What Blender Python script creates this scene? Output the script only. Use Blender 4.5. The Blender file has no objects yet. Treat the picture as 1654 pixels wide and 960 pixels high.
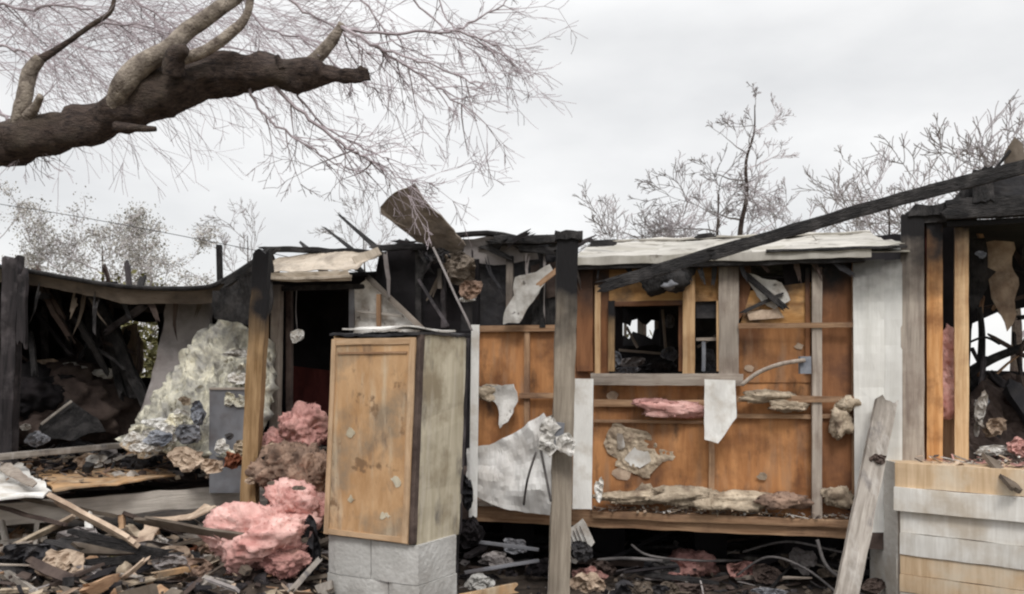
import bpy, bmesh, math, random
from mathutils import Vector, Matrix, noise

S = bpy.context.scene
COL = S.collection
# ------------------------------------------------------------------ camera
F = 1432.0; HX = 827.0; HY = 600.0; EYE = 1.8
cd = bpy.data.cameras.new('camera'); cam = bpy.data.objects.new('camera', cd); COL.objects.link(cam)
cam.location = (0, 0, EYE); cam.rotation_euler = (math.radians(90), 0, 0)
cd.sensor_width = 36; cd.lens = 36*F/1654; cd.shift_y = 120/1654; cd.clip_end = 2000; cd.clip_start = .05
S.camera = cam
S.cycles.filter_width = 2.2
# ------------------------------------------------------------------ light
SUN_EL, SUN_AZ = 46, 178      # azimuth: direction the light comes from, 180 = behind the camera
w = bpy.data.worlds.new('World'); S.world = w; w.use_nodes = True
nt = w.node_tree; nt.nodes.clear(); N = nt.nodes.new; L = nt.links.new
out = N('ShaderNodeOutputWorld'); bg = N('ShaderNodeBackground'); bg.inputs[1].default_value = .1
sky = N('ShaderNodeTexSky'); sky.sky_type = 'NISHITA'; sky.sun_disc = False
sky.sun_elevation = math.radians(SUN_EL); sky.sun_rotation = math.radians(SUN_AZ)
tc = N('ShaderNodeTexCoord'); sep = N('ShaderNodeSeparateXYZ'); L(tc.outputs['Generated'], sep.inputs[0])
mp = N('ShaderNodeMapping'); mp.inputs['Scale'].default_value = (1, 1, 2.6); L(tc.outputs['Generated'], mp.inputs[0])
nz = N('ShaderNodeTexNoise'); nz.inputs['Scale'].default_value = 3.4; nz.inputs['Detail'].default_value = 6; nz.inputs['Roughness'].default_value = .5
L(mp.outputs[0], nz.inputs[0])
cr = N('ShaderNodeValToRGB'); cr.color_ramp.elements[0].position = .3; cr.color_ramp.elements[1].position = .72
cr.color_ramp.elements[0].color = (7.3, 7.35, 7.42, 1); cr.color_ramp.elements[1].color = (9.6, 9.56, 9.5, 1)
L(nz.outputs[0], cr.inputs[0])
# overcast luminance: a third as bright at the horizon as overhead
mr = N('ShaderNodeMapRange'); mr.inputs[1].default_value = .35; mr.inputs[2].default_value = 1; mr.inputs[3].default_value = 1; mr.inputs[4].default_value = 2.7
L(sep.outputs[2], mr.inputs[0])
vm = N('ShaderNodeVectorMath'); vm.operation = 'SCALE'; L(cr.outputs[0], vm.inputs[0]); L(mr.outputs[0], vm.inputs['Scale'])
mx = N('ShaderNodeMix'); mx.data_type = 'RGBA'; mx.inputs[0].default_value = .93
L(sky.outputs[0], mx.inputs[6]); L(vm.outputs[0], mx.inputs[7]); L(mx.outputs[2], bg.inputs[0]); L(bg.outputs[0], out.inputs[0])
sd = bpy.data.lights.new('sun', 'SUN'); sd.energy = 1.5; sd.angle = math.radians(14); sd.color = (1, .97, .93)
sun = bpy.data.objects.new('sun', sd); COL.objects.link(sun)
az = math.radians(SUN_AZ); el = math.radians(SUN_EL)
dv = Vector((math.sin(az)*math.cos(el), math.cos(az)*math.cos(el), math.sin(el)))
sun.rotation_euler = dv.to_track_quat('Z', 'Y').to_euler(); sun.location = (0, -5, 20)
S.view_settings.view_transform = 'Standard'; S.view_settings.look = 'None'; S.view_settings.exposure = .12; S.view_settings.gamma = 1
S.view_settings.use_curve_mapping = False

# ------------------------------------------------------------------ helpers
def W(x, y, Y): return Vector(((x-HX)*Y/F, Y, EYE+(HY-y)*Y/F))
def tag(o, label=None, cat=None, group=None, kind=None):
    if label: o['label'] = label
    if cat: o['category'] = cat
    if group: o['group'] = group
    if kind: o['kind'] = kind
    return o
def empty(name, loc, label, cat, group=None):
    o = bpy.data.objects.new(name, None); COL.objects.link(o); o.location = loc; o.empty_display_size = .1
    return tag(o, label, cat, group)
def link(name, bm, mat, mtx=None, parent=None, smooth=False):
    me = bpy.data.meshes.new(name)
    bmesh.ops.recalc_face_normals(bm, faces=bm.faces)
    bm.to_mesh(me); bm.free()
    for m in (mat if isinstance(mat, (list, tuple)) else [mat]): me.materials.append(m)
    if smooth:
        for p in me.polygons: p.use_smooth = True
    o = bpy.data.objects.new(name, me); COL.objects.link(o)
    if mtx is not None: o.matrix_world = mtx
    if parent is not None:
        o.parent = parent
        if parent.type == 'EMPTY': base = Matrix.Translation(parent.location)
        else: base = WM[parent.name]
        o.matrix_parent_inverse = base.inverted()
    WM[o.name] = mtx.copy() if mtx is not None else Matrix.Identity(4)
    return o
WM = {}
_s = [0]
def nseed():
    _s[0] += 1; return _s[0]*7.31
def nv(p, s): return noise.noise_vector(p*s)

def board(name, a, b, w, t, mat, parent=None, wd=None, seg=None, wob=.004, jag=0, bow=0, bend=0, taper=1):
    """a plank from a to b, grain along local Z; w = width, t = thickness"""
    a = Vector(a); b = Vector(b); d = b-a; ln = d.length; z = d.normalized()
    x = Vector(wd) if wd is not None else z.cross(Vector((0, 1, 0)))
    x = (x-z*x.dot(z))
    if x.length < 1e-4: x = z.cross(Vector((0, 0, 1)))
    x.normalize(); y = z.cross(x)
    m = Matrix.Translation(a) @ Matrix(((x.x, y.x, z.x), (x.y, y.y, z.y), (x.z, y.z, z.z))).to_4x4()
    seg = seg or max(3, int(ln/.12)); bm = bmesh.new(); s = nseed(); rng = random.Random(s)
    n = 6; ring = []
    off = [(-.5+i/(n-1)) for i in range(n)]
    ja = [rng.uniform(-1, 1)*jag for _ in range(n)]; jb = [rng.uniform(-1, 1)*jag for _ in range(n)]
    for i in range(seg+1):
        f = i/seg; k = 1+(taper-1)*f; row = []
        bo = 4*f*(1-f)*bow; be = 4*f*(1-f)*bend
        for sy in (-.5, .5):
            for j in (range(n) if sy < 0 else range(n-1, -1, -1)):
                zz = f*ln + (ja[j] if i == 0 else 0)+(jb[j] if i == seg else 0)
                ed = .93 if j in (0, n-1) else 1
                p = Vector((off[j]*w*k+bo, sy*t*k*ed+be, zz))
                q = noise.noise_vector(Vector((p.x*6+s, p.y*6, p.z*5)))*wob
                p += Vector((q.x, q.y, 0)); row.append(bm.verts.new(p))
        ring.append(row)
    c = 2*n
    for i in range(seg):
        for j in range(c): bm.faces.new((ring[i][j], ring[i][(j+1) % c], ring[i+1][(j+1) % c], ring[i+1][j]))
    for r in (ring[0], ring[-1]):
        for j in range(n-1): bm.faces.new((r[j], r[j+1], r[c-2-j], r[c-1-j]))
    return link(name, bm, mat, m, parent)
def pboard(name, p0, p1, wpx, t, mat, parent=None, **k):
    Ym = (p0[2]+p1[2])/2
    return board(name, W(*p0), W(*p1), wpx*Ym/F, t, mat, parent, **k)

def sheet(name, pts, mat, th=.01, disp=.01, res=.08, parent=None, edge=0, fr=3, smooth=False, off=0, fine=0):
    """a polygonal sheet of material, split finely, warped by noise and given thickness"""
    pts = [Vector(p) for p in pts]; o = pts[0].copy(); s = nseed(); bm = bmesh.new()
    nrm = Vector((0, 0, 0))
    for i in range(len(pts)): nrm += (pts[i]-o).cross(pts[(i+1) % len(pts)]-o)
    nrm.normalize()
    if nrm.y > 0: nrm = -nrm
    if edge:
        np_ = []
        for i in range(len(pts)):
            a, b = pts[i], pts[(i+1) % len(pts)]; k = max(1, int((b-a).length/(res*1.0)))
            t = (b-a).normalized().cross(nrm)
            for j in range(k):
                f = j/k; p = a.lerp(b, f)
                q = noise.noise(p*9+Vector((s, 0, 0)))+.5*noise.noise(p*25+Vector((s, 0, 0)))
                if j: p = p+t*q*edge
                np_.append(p)
        pts = np_
    f = bm.faces.new([bm.verts.new(p-o) for p in pts])
    bmesh.ops.triangulate(bm, faces=[f])
    for _ in range(9):
        es = [e for e in bm.edges if e.calc_length() > res*1.5]
        if not es or len(bm.faces) > 30000: break
        bmesh.ops.subdivide_edges(bm, edges=es, cuts=1); bmesh.ops.triangulate(bm, faces=bm.faces)
    for v in bm.verts:
        q = noise.noise((v.co+o)*fr+Vector((s, s, 0)))+.4*noise.noise((v.co+o)*fr*2.7+Vector((s, 0, 3)))
        v.co += nrm*(q*disp+off)
        if fine: v.co += nrm*noise.noise((v.co+o)*fr*9)*fine
    if th:
        bmesh.ops.recalc_face_normals(bm, faces=bm.faces)
        g = bmesh.ops.extrude_face_region(bm, geom=bm.faces[:])
        for v in [e for e in g['geom'] if isinstance(e, bmesh.types.BMVert)]: v.co -= nrm*th
    return link(name, bm, mat, Matrix.Translation(o), parent, smooth)

def lump(name, c, r, mat, parent=None, amp=.25, sub=4, fr=3.0, rot=0, flat=None):
    """crumpled wad: noise-folded ellipsoid"""
    bm = bmesh.new(); bmesh.ops.create_icosphere(bm, subdivisions=sub, radius=1); s = nseed(); sv = Vector((s, s*.3, 0))
    for v in bm.verts:
        n = v.co.normalized()
        f = noise.noise(n*1.3+sv)*amp*1.3
        f += (1-2*abs(noise.noise(n*fr+sv)))*amp*.45+(1-2*abs(noise.noise(n*fr*2.3+sv)))*amp*.25+noise.noise(n*fr*6+sv)*amp*.2+(.5-abs(noise.noise(n*fr*11+sv)))*amp*.16
        p = n*(1+f); p.x *= r[0]; p.y *= r[1]; p.z *= r[2]
        if flat is not None and p.z < -flat*r[2]: p.z = -flat*r[2]
        v.co = p
    if name in ('insulation_tuft', 'insulation_wad'):         # torn fibres and flakes standing off the surface
        g = random.Random(s); vs = [(v.co.copy(), v.co.normalized()) for v in bm.verts]; rm = (r[0]*r[2])**.5
        for _ in range(int(300+9000*rm*rm+1200*rm)):
            p, n = vs[g.randrange(len(vs))]
            d = (n+Vector((g.gauss(0, .9), g.gauss(0, .9), g.gauss(-.15, .9)))).normalized(); q = d.cross(Vector((g.gauss(0, 1), g.gauss(0, 1), g.gauss(0, 1)))).normalized()
            l = g.uniform(.008, .03)*(.6+min(1, rm*5)*.4); w_ = l*g.uniform(.25, .7); a = p-n*.006
            e = d.lerp(-n, .25)*l
            v4 = [bm.verts.new(t) for t in (a-q*w_*.5, a+q*w_*.5, a+d*l*.6+q*w_*.4, a+e+d*l*.5)]
            bm.faces.new(v4)
    return link(name, bm, mat, Matrix.Translation(Vector(c)) @ Matrix.Rotation(rot, 4, 'Y'), parent, name not in ('insulation_tuft', 'insulation_wad') or True)
def crumple(name, c, rx, ry, mat, parent=None, layers=3):
    """torn, folded sheet material lying in a wad"""
    s0 = nseed(); g = random.Random(s0*3.7); bm = bmesh.new(); rm = (rx*ry)**.5
    for l in range(layers):
        t = g.uniform(-.5, .5); n = 26; ph = [g.uniform(.6, 1.1) for _ in range(9)]; off = Vector((g.uniform(-.3, .3)*rx, g.uniform(-.5, .5)*rm, g.uniform(-.25, .25)*ry)) if l else Vector((0, 0, 0)); k = 1 if l == 0 else g.uniform(.5, .8)
        rings = []; m = 9
        for i in range(m+1):
            row = []
            for j in range(n):
                a = 2*math.pi*j/n; q = a/(2*math.pi)*9; r = ph[int(q) % 9]*(1-q % 1)+ph[(int(q)+1) % 9]*(q % 1)
                r *= (i+.01)/m*(1+(.16*noise.noise(Vector((math.cos(a)*4+s0, math.sin(a)*4, l))) if i == m else 0))
                p = Vector((math.cos(a)*r*rx*k, 0, math.sin(a)*r*ry*k))
                w_ = Vector((p.x/rm, p.z/rm, s0+l*5)); f = (1-2.2*abs(noise.noise(w_*1.5)))*.45+(1-2*abs(noise.noise(w_*3.3)))*.22+noise.noise(w_*8)*.08
                p.y = -f*rm*.9-t*p.z; p += off; row.append(bm.verts.new(p))
            rings.append(row)
        for i in range(m):
            for j in range(n): bm.faces.new((rings[i][j], rings[i][(j+1) % n], rings[i+1][(j+1) % n], rings[i+1][j]))
    bmesh.ops.recalc_face_normals(bm, faces=bm.faces)
    gg = bmesh.ops.extrude_face_region(bm, geom=bm.faces[:])
    for v in [e for e in gg['geom'] if isinstance(e, bmesh.types.BMVert)]: v.co.y += .008
    return link(name, bm, mat, Matrix.Translation(Vector(c)), parent)
def plump(name, x, y, Y, rx, ry, rz_depth, mat, **k):
    s = Y/F
    if name in CR: return crumple(name, W(x, y, Y), rx*s, ry*s, mat, k.get('parent'))
    return lump(name, W(x, y, Y), (rx*s, rz_depth, ry*s), mat, **k)

def add_tube(bm, pts, rad, n=5, cap=True):
    rings = []; prev = None
    for i, p in enumerate(pts):
        d = (pts[min(i+1, len(pts)-1)]-pts[max(i-1, 0)])
        if d.length < 1e-6: d = Vector((0, 0, 1))
        d.normalize()
        x = d.cross(Vector((.13, .97, .2))) if prev is None else (prev-d*prev.dot(d))
        if x.length < 1e-4: x = d.cross(Vector((1, 0, 0)))
        x.normalize(); prev = x; y = d.cross(x)
        r = rad[i] if isinstance(rad, (list, tuple)) else rad
        rings.append([bm.verts.new(p+(x*math.cos(2*math.pi*j/n)+y*math.sin(2*math.pi*j/n))*r) for j in range(n)])
    for i in range(len(pts)-1):
        for j in range(n): bm.faces.new((rings[i][j], rings[i][(j+1) % n], rings[i+1][(j+1) % n], rings[i+1][j]))
    if cap and n > 2: bm.faces.new(rings[0]); bm.faces.new(rings[-1])
def smooth_path(pts, k=6):
    out = []; P = [pts[0]]+list(pts)+[pts[-1]]
    for i in range(1, len(P)-2):
        a, b, c, d = P[i-1], P[i], P[i+1], P[i+2]
        for j in range(k):
            t = j/k
            out.append(.5*((2*b)+(c-a)*t+(2*a-5*b+4*c-d)*t*t+(3*b-3*c+d-a)*t*t*t))
    out.append(pts[-1]); return out
def tube(name, pts, r, mat, parent=None, n=6, k=6):
    pts = smooth_path([Vector(p) for p in pts], k); bm = bmesh.new(); o = pts[0].copy()
    if isinstance(r, (list, tuple)):
        m = len(pts); rr = [r[0]+(r[1]-r[0])*i/(m-1) for i in range(m)]
    else: rr = r
    add_tube(bm, [p-o for p in pts], rr, n)
    return link(name, bm, mat, Matrix.Translation(o), parent, True)
def wire(name, pp, rpx, mat, parent=None, **k):
    return tube(name, [W(*p) for p in pp], rpx*pp[0][2]/F if not isinstance(rpx, tuple) else tuple(q*pp[0][2]/F for q in rpx), mat, parent, **k)

CR = {'scrap', 'debris_chunk', 'debris_scrap', 'cardboard_clump', 'grey_bag', 'red_cloth', 'white_scrap', 'green_bag', 'cloth_bundle', 'black_bag', 'dark_debris', 'white_chunk', 'grey_chunk', 'torn_tan_edge', 'plank_splinter', 'white_shade', 'grey_bracket', 'burnt_fitting', 'rusty_can'}
class Plane:
    """a standing plane given by its depth at two picture columns"""
    def __init__(s, xa, Ya, xb, Yb): s.xa, s.ia, s.b = xa, 1/Ya, (1/Yb-1/Ya)/(xb-xa); a = W(xa, 600, Ya); b = W(xb, 600, Yb); d = (b-a).normalized(); s.u = d; s.n = Vector((d.y, -d.x, 0))
    def Y(s, px): return 1/(s.ia+s.b*(px-s.xa))
    def pt(s, px, py, off=0): return W(px, py, s.Y(px))+s.n*off
    def z(s, px, py): return W(px, py, s.Y(px)).z
    def v(s, name, px, y0, y1, wpx, t, mat, parent=None, off=0, px2=None, **k):
        wd = wpx*s.Y(px)/F; px2 = px if px2 is None else px2
        return board(name, s.pt(px, y1, off+t/2), s.pt(px2, y0, off+t/2), wd, t, mat, parent, wd=s.u, **k)
    def h(s, name, x0, x1, y, hpx, t, mat, parent=None, off=0, y2=None, **k):
        a = s.pt(x0, y, off+t/2); b = s.pt(x1, y if y2 is None else y2, off+t/2); xm = (x0+x1)/2
        if y2 is None: a.z = b.z = s.z(xm, y)
        return board(name, a, b, hpx*s.Y(xm)/F, t, mat, parent, wd=(0, 0, 1), **k)
    def q(s, name, x0, y0, x1, y1, mat, parent=None, off=0, **k):
        return sheet(name, [s.pt(x0, y0, off), s.pt(x1, y0, off), s.pt(x1, y1, off), s.pt(x0, y1, off)], mat, parent=parent, **k)
    def poly(s, name, pp, mat, parent=None, off=0, **k):
        return sheet(name, [s.pt(p[0], p[1], off+(p[2] if len(p) > 2 else 0)) for p in pp], mat, parent=parent, **k)

# ------------------------------------------------------------------ materials
CHAR = (.012, .011, .012)
def mat(name, c1, c2, sc=(1, 1, 1), ns=6, rough=.8, bump=.3, bs=40, stain=None, sta=.5, stsc=1.6, char=None, var=.12, detail=7, lo=.32, hi=.68, charamt=1, spots=None, streak=None):
    m = bpy.data.materials.new(name); m.use_nodes = True; t = m.node_tree; Nn = t.nodes.new; Ln = t.links.new
    b = t.nodes['Principled BSDF']; b.inputs['Roughness'].default_value = rough
    b.inputs['Specular IOR Level'].default_value = .25
    tc = Nn('ShaderNodeTexCoord'); mp = Nn('ShaderNodeMapping'); mp.inputs['Scale'].default_value = sc; Ln(tc.outputs['Object'], mp.inputs[0])
    oi = Nn('ShaderNodeObjectInfo'); ad = Nn('ShaderNodeVectorMath'); ad.operation = 'MULTIPLY_ADD'
    ad.inputs[1].default_value = (13, 17, 11); cmb = Nn('ShaderNodeCombineXYZ')
    for i in range(3): Ln(oi.outputs['Random'], cmb.inputs[i])
    Ln(cmb.outputs[0], ad.inputs[0]); Ln(mp.outputs[0], ad.inputs[2])
    n1 = Nn('ShaderNodeTexNoise'); n1.inputs['Scale'].default_value = ns; n1.inputs['Detail'].default_value = detail; n1.inputs['Roughness'].default_value = .62; n1.inputs['Distortion'].default_value = .4
    Ln(ad.outputs[0], n1.inputs[0])
    r = Nn('ShaderNodeValToRGB'); e = r.color_ramp.elements; e[0].position = lo; e[1].position = hi; e[0].color = (*c1, 1); e[1].color = (*c2, 1)
    Ln(n1.outputs[0], r.inputs[0]); cur = r.outputs[0]
    def mix(fac, a, col):
        x = Nn('ShaderNodeMix'); x.data_type = 'RGBA'; Ln(fac, x.inputs[0]); Ln(a, x.inputs[6]); x.inputs[7].default_value = (*col, 1); return x.outputs[2]
    def nfac(scale, lo, hi, vec, top=1):
        q = Nn('ShaderNodeTexNoise'); q.inputs['Scale'].default_value = scale; q.inputs['Detail'].default_value = 6; q.inputs['Roughness'].default_value = .6; Ln(vec, q.inputs[0])
        g = Nn('ShaderNodeMapRange'); g.inputs[1].default_value = lo; g.inputs[2].default_value = hi; g.inputs[4].default_value = top; Ln(q.outputs[0], g.inputs[0]); return g.outputs[0]
    geo = Nn('ShaderNodeNewGeometry')
    if stain: cur = mix(nfac(stsc, .5-.02, .5+.16, geo.outputs['Position'], sta), cur, stain)
    if streak:
        q3 = Nn('ShaderNodeMapping'); q3.inputs['Scale'].default_value = (9, 9, 1.3); Ln(geo.outputs['Position'], q3.inputs[0])
        cur = mix(nfac(1.1, .52, .72, q3.outputs[0], .75), cur, streak)
        q4 = Nn('ShaderNodeMapping'); q4.inputs['Scale'].default_value = (5, 5, 2.2); q4.inputs['Location'].default_value = (7, 3, 1); Ln(geo.outputs['Position'], q4.inputs[0])
        cur = mix(nfac(1.3, .56, .74, q4.outputs[0], .85), cur, (streak[0]*.12, streak[1]*.12, streak[2]*.16))
    if spots: cur = mix(nfac(spots[1], .6, .66, geo.outputs['Position'], .85), cur, spots[0])
    if char:
        sp = Nn('ShaderNodeSeparateXYZ'); Ln(geo.outputs['Position'], sp.inputs[0])
        q = Nn('ShaderNodeTexNoise'); q.inputs['Scale'].default_value = 3.2; q.inputs['Detail'].default_value = 6; Ln(geo.outputs['Position'], q.inputs[0])
        ma = Nn('ShaderNodeMath'); ma.operation = 'MULTIPLY_ADD'; ma.inputs[1].default_value = 1.3*abs(char[1]-char[0])+.25; Ln(q.outputs[0], ma.inputs[0]); Ln(sp.outputs[2], ma.inputs[2])
        g = Nn('ShaderNodeMapRange'); h = (1.3*abs(char[1]-char[0])+.25)*.5; g.inputs[1].default_value = char[0]+h; g.inputs[2].default_value = char[1]+h; g.inputs[4].default_value = charamt; Ln(ma.outputs[0], g.inputs[0])
        cur = mix(g.outputs[0], cur, CHAR)
    # each piece a little lighter or darker
    hv = Nn('ShaderNodeHueSaturation'); mv = Nn('ShaderNodeMapRange'); mv.inputs[3].default_value = 1-var; mv.inputs[4].default_value = 1+var
    Ln(oi.outputs['Random'], mv.inputs[0]); Ln(mv.outputs[0], hv.inputs['Value']); Ln(cur, hv.inputs['Color']); Ln(hv.outputs[0], b.inputs['Base Color'])
    n2 = Nn('ShaderNodeTexNoise'); n2.inputs['Scale'].default_value = bs; n2.inputs['Detail'].default_value = 5; Ln(ad.outputs[0], n2.inputs[0])
    bp = Nn('ShaderNodeBump'); bp.inputs['Strength'].default_value = bump; bp.inputs['Distance'].default_value = .02; Ln(n2.outputs[0], bp.inputs['Height']); Ln(bp.outputs[0], b.inputs['Normal'])
    return m
G = (9, 9, .7)     # grain along a board
M = {}
M['char'] = mat('charred_wood', (.007, .007, .008), (.034, .031, .031), (14, 14, 3), 3, .75, .9, 8, stain=(.1, .092, .09), sta=.45, stsc=7)
M['charsheet'] = mat('charred_sheet', (.008, .008, .01), (.04, .038, .042), (1, 1, 1), 3, .7, .5, 16, stain=(.09, .08, .075), sta=.5, stsc=3)
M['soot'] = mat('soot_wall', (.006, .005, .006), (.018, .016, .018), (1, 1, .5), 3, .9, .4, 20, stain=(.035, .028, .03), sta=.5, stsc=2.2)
M['post'] = mat('weathered_post', (.19, .155, .12), (.36, .31, .25), G, 3, .85, .4, 10, stain=(.11, .09, .075), sta=.5, char=(1.95, 2.45))
M['postbrown'] = mat('scorched_brown_post', (.15, .085, .035), (.36, .24, .13), G, 3, .85, .4, 10, char=(1.95, 2.35))
M['postblack'] = mat('burnt_post', (.012, .011, .012), (.045, .038, .04), G, 3, .85, .5, 10, stain=(.15, .13, .135), sta=.6, stsc=3.5)
M['grey'] = mat('grey_wood', (.2, .175, .15), (.42, .38, .34), G, 3, .85, .4, 10, stain=(.1, .085, .07), sta=.75, streak=(.48, .45, .42))
M['stud'] = mat('new_stud', (.4, .23, .11), (.66, .47, .28), G, 3, .8, .25, 10, char=(2.55, 2.9), stain=(.2, .1, .05), sta=.4, stsc=4)
M['studorange'] = mat('orange_stud', (.42, .19, .065), (.66, .37, .17), G, 3, .8, .25, 10, char=(2.35, 2.9), stain=(.17, .07, .03), sta=.7, stsc=4)
M['studgrey'] = mat('greyed_stud', (.24, .2, .17), (.45, .39, .33), G, 3, .8, .25, 10, char=(2.35, 2.8), stain=(.13, .08, .06), sta=.4, stsc=4)
M['rail'] = mat('brown_rail', (.22, .12, .065), (.48, .31, .19), G, 3, .8, .3, 10, stain=(.1, .055, .04), sta=.6, stsc=3)
M['panel'] = mat('orange_paneling', (.25, .098, .034), (.54, .265, .11), (3.4, 3.4, .55), 2.6, .62, .12, 20, stain=(.11, .045, .022), sta=.75, stsc=2.3, streak=(.3, .19, .12), char=(2.3, 2.85), lo=.28, hi=.72)
M['paneldark'] = mat('scorched_paneling', (.15, .06, .025), (.34, .155, .07), (3.4, 3.4, .55), 2.6, .62, .12, 20, stain=(.09, .04, .025), sta=.8, stsc=2.4, char=(2.2, 2.7), lo=.28, hi=.72)
M['header'] = mat('window_header', (.36, .17, .05), (.6, .36, .16), (.7, 3, 6), 3, .7, .2, 20, stain=(.04, .03, .03), sta=.85, stsc=2.6, char=(2.45, 2.8))
M['ply'] = mat('cabinet_plywood', (.38, .215, .1), (.58, .375, .21), (2.5, 2.5, .9), 2.5, .6, .15, 30, stain=(.24, .185, .13), sta=.9, stsc=2.7, streak=(.55, .46, .34), spots=((.17, .1, .055), 5), var=.02)
M['plyframe'] = mat('cabinet_frame', (.36, .22, .12), (.56, .4, .26), G, 3, .7, .2, 20, stain=(.2, .14, .09), sta=.5, stsc=4, var=.04)
M['paleply'] = mat('pale_plywood', (.36, .31, .22), (.6, .54, .42), (5, 5, .4), 2, .75, .25, 20, stain=(.24, .19, .125), sta=.85, stsc=3, streak=(.55, .5, .42), char=(2.02, 2.2), var=.02)
M['draped'] = mat('draped_sheet', (.56, .54, .52), (.76, .75, .73), (1, 1, 1), 3, .7, .2, 12, stain=(.36, .32, .28), sta=.5, stsc=3.2)
M['white'] = mat('white_board', (.6, .58, .55), (.8, .79, .76), (2, 2, .6), 3, .6, .2, 20, stain=(.4, .34, .27), sta=.6, stsc=5)
M['whitechar'] = mat('smoked_white_panel', (.62, .61, .57), (.82, .81, .78), (7, 7, .3), 2, .6, .12, 12, stain=(.5, .48, .45), sta=.4, stsc=2, char=(2.3, 2.66), charamt=.85)
M['dirtywhite'] = mat('dirty_drywall', (.42, .4, .37), (.68, .66, .63), (1, 1, 1), 3, .8, .3, 20, stain=(.22, .18, .145), sta=.85, stsc=5, spots=((.09, .075, .065), 11), lo=.38, hi=.6)
M['roof'] = mat('pale_metal_roof', (.27, .25, .22), (.5, .475, .43), (.5, 2.5, 2), 3, .55, .2, 6, stain=(.22, .2, .15), sta=.7, stsc=2.2, spots=((.12, .1, .08), 4))
M['cream'] = mat('cream_metal', (.36, .3, .235), (.58, .5, .41), (.4, 3, 5), 3, .6, .25, 8, stain=(.14, .11, .085), sta=.8, stsc=3.2)
M['siding'] = mat('white_siding', (.6, .57, .52), (.78, .76, .72), (1, 5, 12), 2, .6, .15, 14, stain=(.42, .33, .23), sta=.6, stsc=2.4)
M['sidingtan'] = mat('bare_siding', (.46, .32, .19), (.66, .5, .34), (.8, 5, 12), 2, .7, .15, 14, stain=(.62, .56, .46), sta=.6, stsc=2.6)
M['conc'] = mat('painted_block', (.38, .37, .35), (.56, .55, .53), (1, 1, 1), 3, .9, .5, 30, stain=(.26, .24, .22), sta=.6, stsc=3)
M['pink'] = mat('pink_insulation', (.48, .23, .205), (.8, .53, .48), (1, 1, 1), 5, .95, .8, 26, stain=(.38, .15, .13), sta=.5, stsc=5, var=.05)
M['pinkdirt'] = mat('dirty_pink_insulation', (.24, .11, .1), (.66, .37, .33), (1, 1, 1), 6, .95, .9, 26, stain=(.13, .08, .06), sta=.7, stsc=5)
M['brownins'] = mat('scorched_insulation', (.1, .065, .05), (.4, .27, .2), (1, 1, 1), 7, .95, .9, 26, stain=(.05, .035, .03), sta=.6, stsc=5)
M['yellow'] = mat('yellow_insulation', (.3, .285, .25), (.82, .78, .64), (1, 1, 1), 6, .95, .9, 22, stain=(.36, .35, .35), sta=.9, stsc=3.4, spots=((.13, .11, .07), 5), lo=.36, hi=.58)
M['tanins'] = mat('tan_insulation', (.22, .17, .12), (.6, .5, .38), (1, 1, 1), 9, .95, .9, 24, stain=(.16, .11, .08), sta=.7, stsc=6)
M['mattress'] = mat('grey_foam', (.2, .18, .175), (.34, .31, .3), (1, 1, 1), 3, .9, .3, 20, stain=(.12, .1, .095), sta=.7, stsc=3)
M['steel'] = mat('dull_steel', (.13, .135, .15), (.25, .25, .27), (1, 1, .5), 3, .45, .1, 12, stain=(.1, .08, .075), sta=.6, stsc=4)
M['rimgrey'] = mat('grey_rim_board', (.46, .41, .36), (.7, .64, .57), G, 3, .85, .4, 10, stain=(.3, .26, .22), sta=.5, stsc=3)
M['rust'] = mat('rust', (.12, .035, .018), (.28, .11, .055), (1, 1, 1), 7, .8, .4, 24)
M['brownsheet'] = mat('brown_board', (.085, .065, .048), (.19, .155, .125), (1, 3, 1), 3, .8, .4, 14, stain=(.05, .04, .035), sta=.6, stsc=5)
M['darkbrown'] = mat('dark_brown', (.03, .02, .018), (.09, .065, .055), (1, 1, 1), 5, .85, .5, 16, stain=(.16, .12, .1), sta=.4, stsc=4)
M['bark'] = mat('dark_bark', (.014, .01, .01), (.1, .072, .06), (2, 6, 6), 7, .9, 1, 22, stain=(.13, .105, .08), sta=.5, stsc=3)
M['palebark'] = mat('pale_bark', (.12, .095, .08), (.42, .36, .3), (3, 3, 3), 5, .9, 1, 20, stain=(.07, .052, .042), sta=.8, stsc=6)
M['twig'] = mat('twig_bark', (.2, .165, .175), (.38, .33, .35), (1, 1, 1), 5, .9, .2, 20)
M['twigfar'] = mat('hazed_twig_bark', (.26, .23, .24), (.44, .41, .42), (1, 1, 1), 5, .9, .2, 20)  # bark colour lightened to imitate sky haze over the distant twigs
M['leafdry'] = mat('dry_leaves', (.26, .25, .21), (.5, .47, .46), (1, 1, 1), 1.2, .9, .1, 20)
M['olive'] = mat('olive_leaves', (.07, .07, .025), (.2, .18, .08), (1, 1, 1), 2, .9, .1, 20)
M['ground'] = mat('burnt_ground', (.018, .014, .012), (.085, .065, .052), (1, 1, 1), 5, .95, .8, 12, stain=(.12, .095, .075), sta=.6, stsc=1.6, spots=((.015, .014, .014), 3))  # burnt soil, darkened further to stand in for crawlspace shade
M['field'] = mat('dry_grass_ground', (.09, .085, .04), (.2, .18, .1), (1, 1, 1), 2, .95, .5, 12)
M['red'] = mat('red_cloth', (.22, .04, .04), (.4, .1, .09), (1, 1, 1), 6, .9, .4, 20)
M['redbrown'] = mat('dark_red_wall', (.055, .012, .012), (.12, .03, .025), (3, 3, 1), 4, .8, .3, 20)
M['blue'] = mat('blue_grey_plastic', (.12, .13, .155), (.3, .31, .34), (1, 1, 1), 5, .6, .2, 20)
M['wirem'] = mat('old_cable', (.06, .055, .055), (.18, .165, .16), (1, 1, 1), 8, .6, .1, 20)
M['blackwire'] = mat('black_cable', (.015, .015, .017), (.04, .04, .045), (1, 1, 1), 8, .5, .1, 20)
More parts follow.
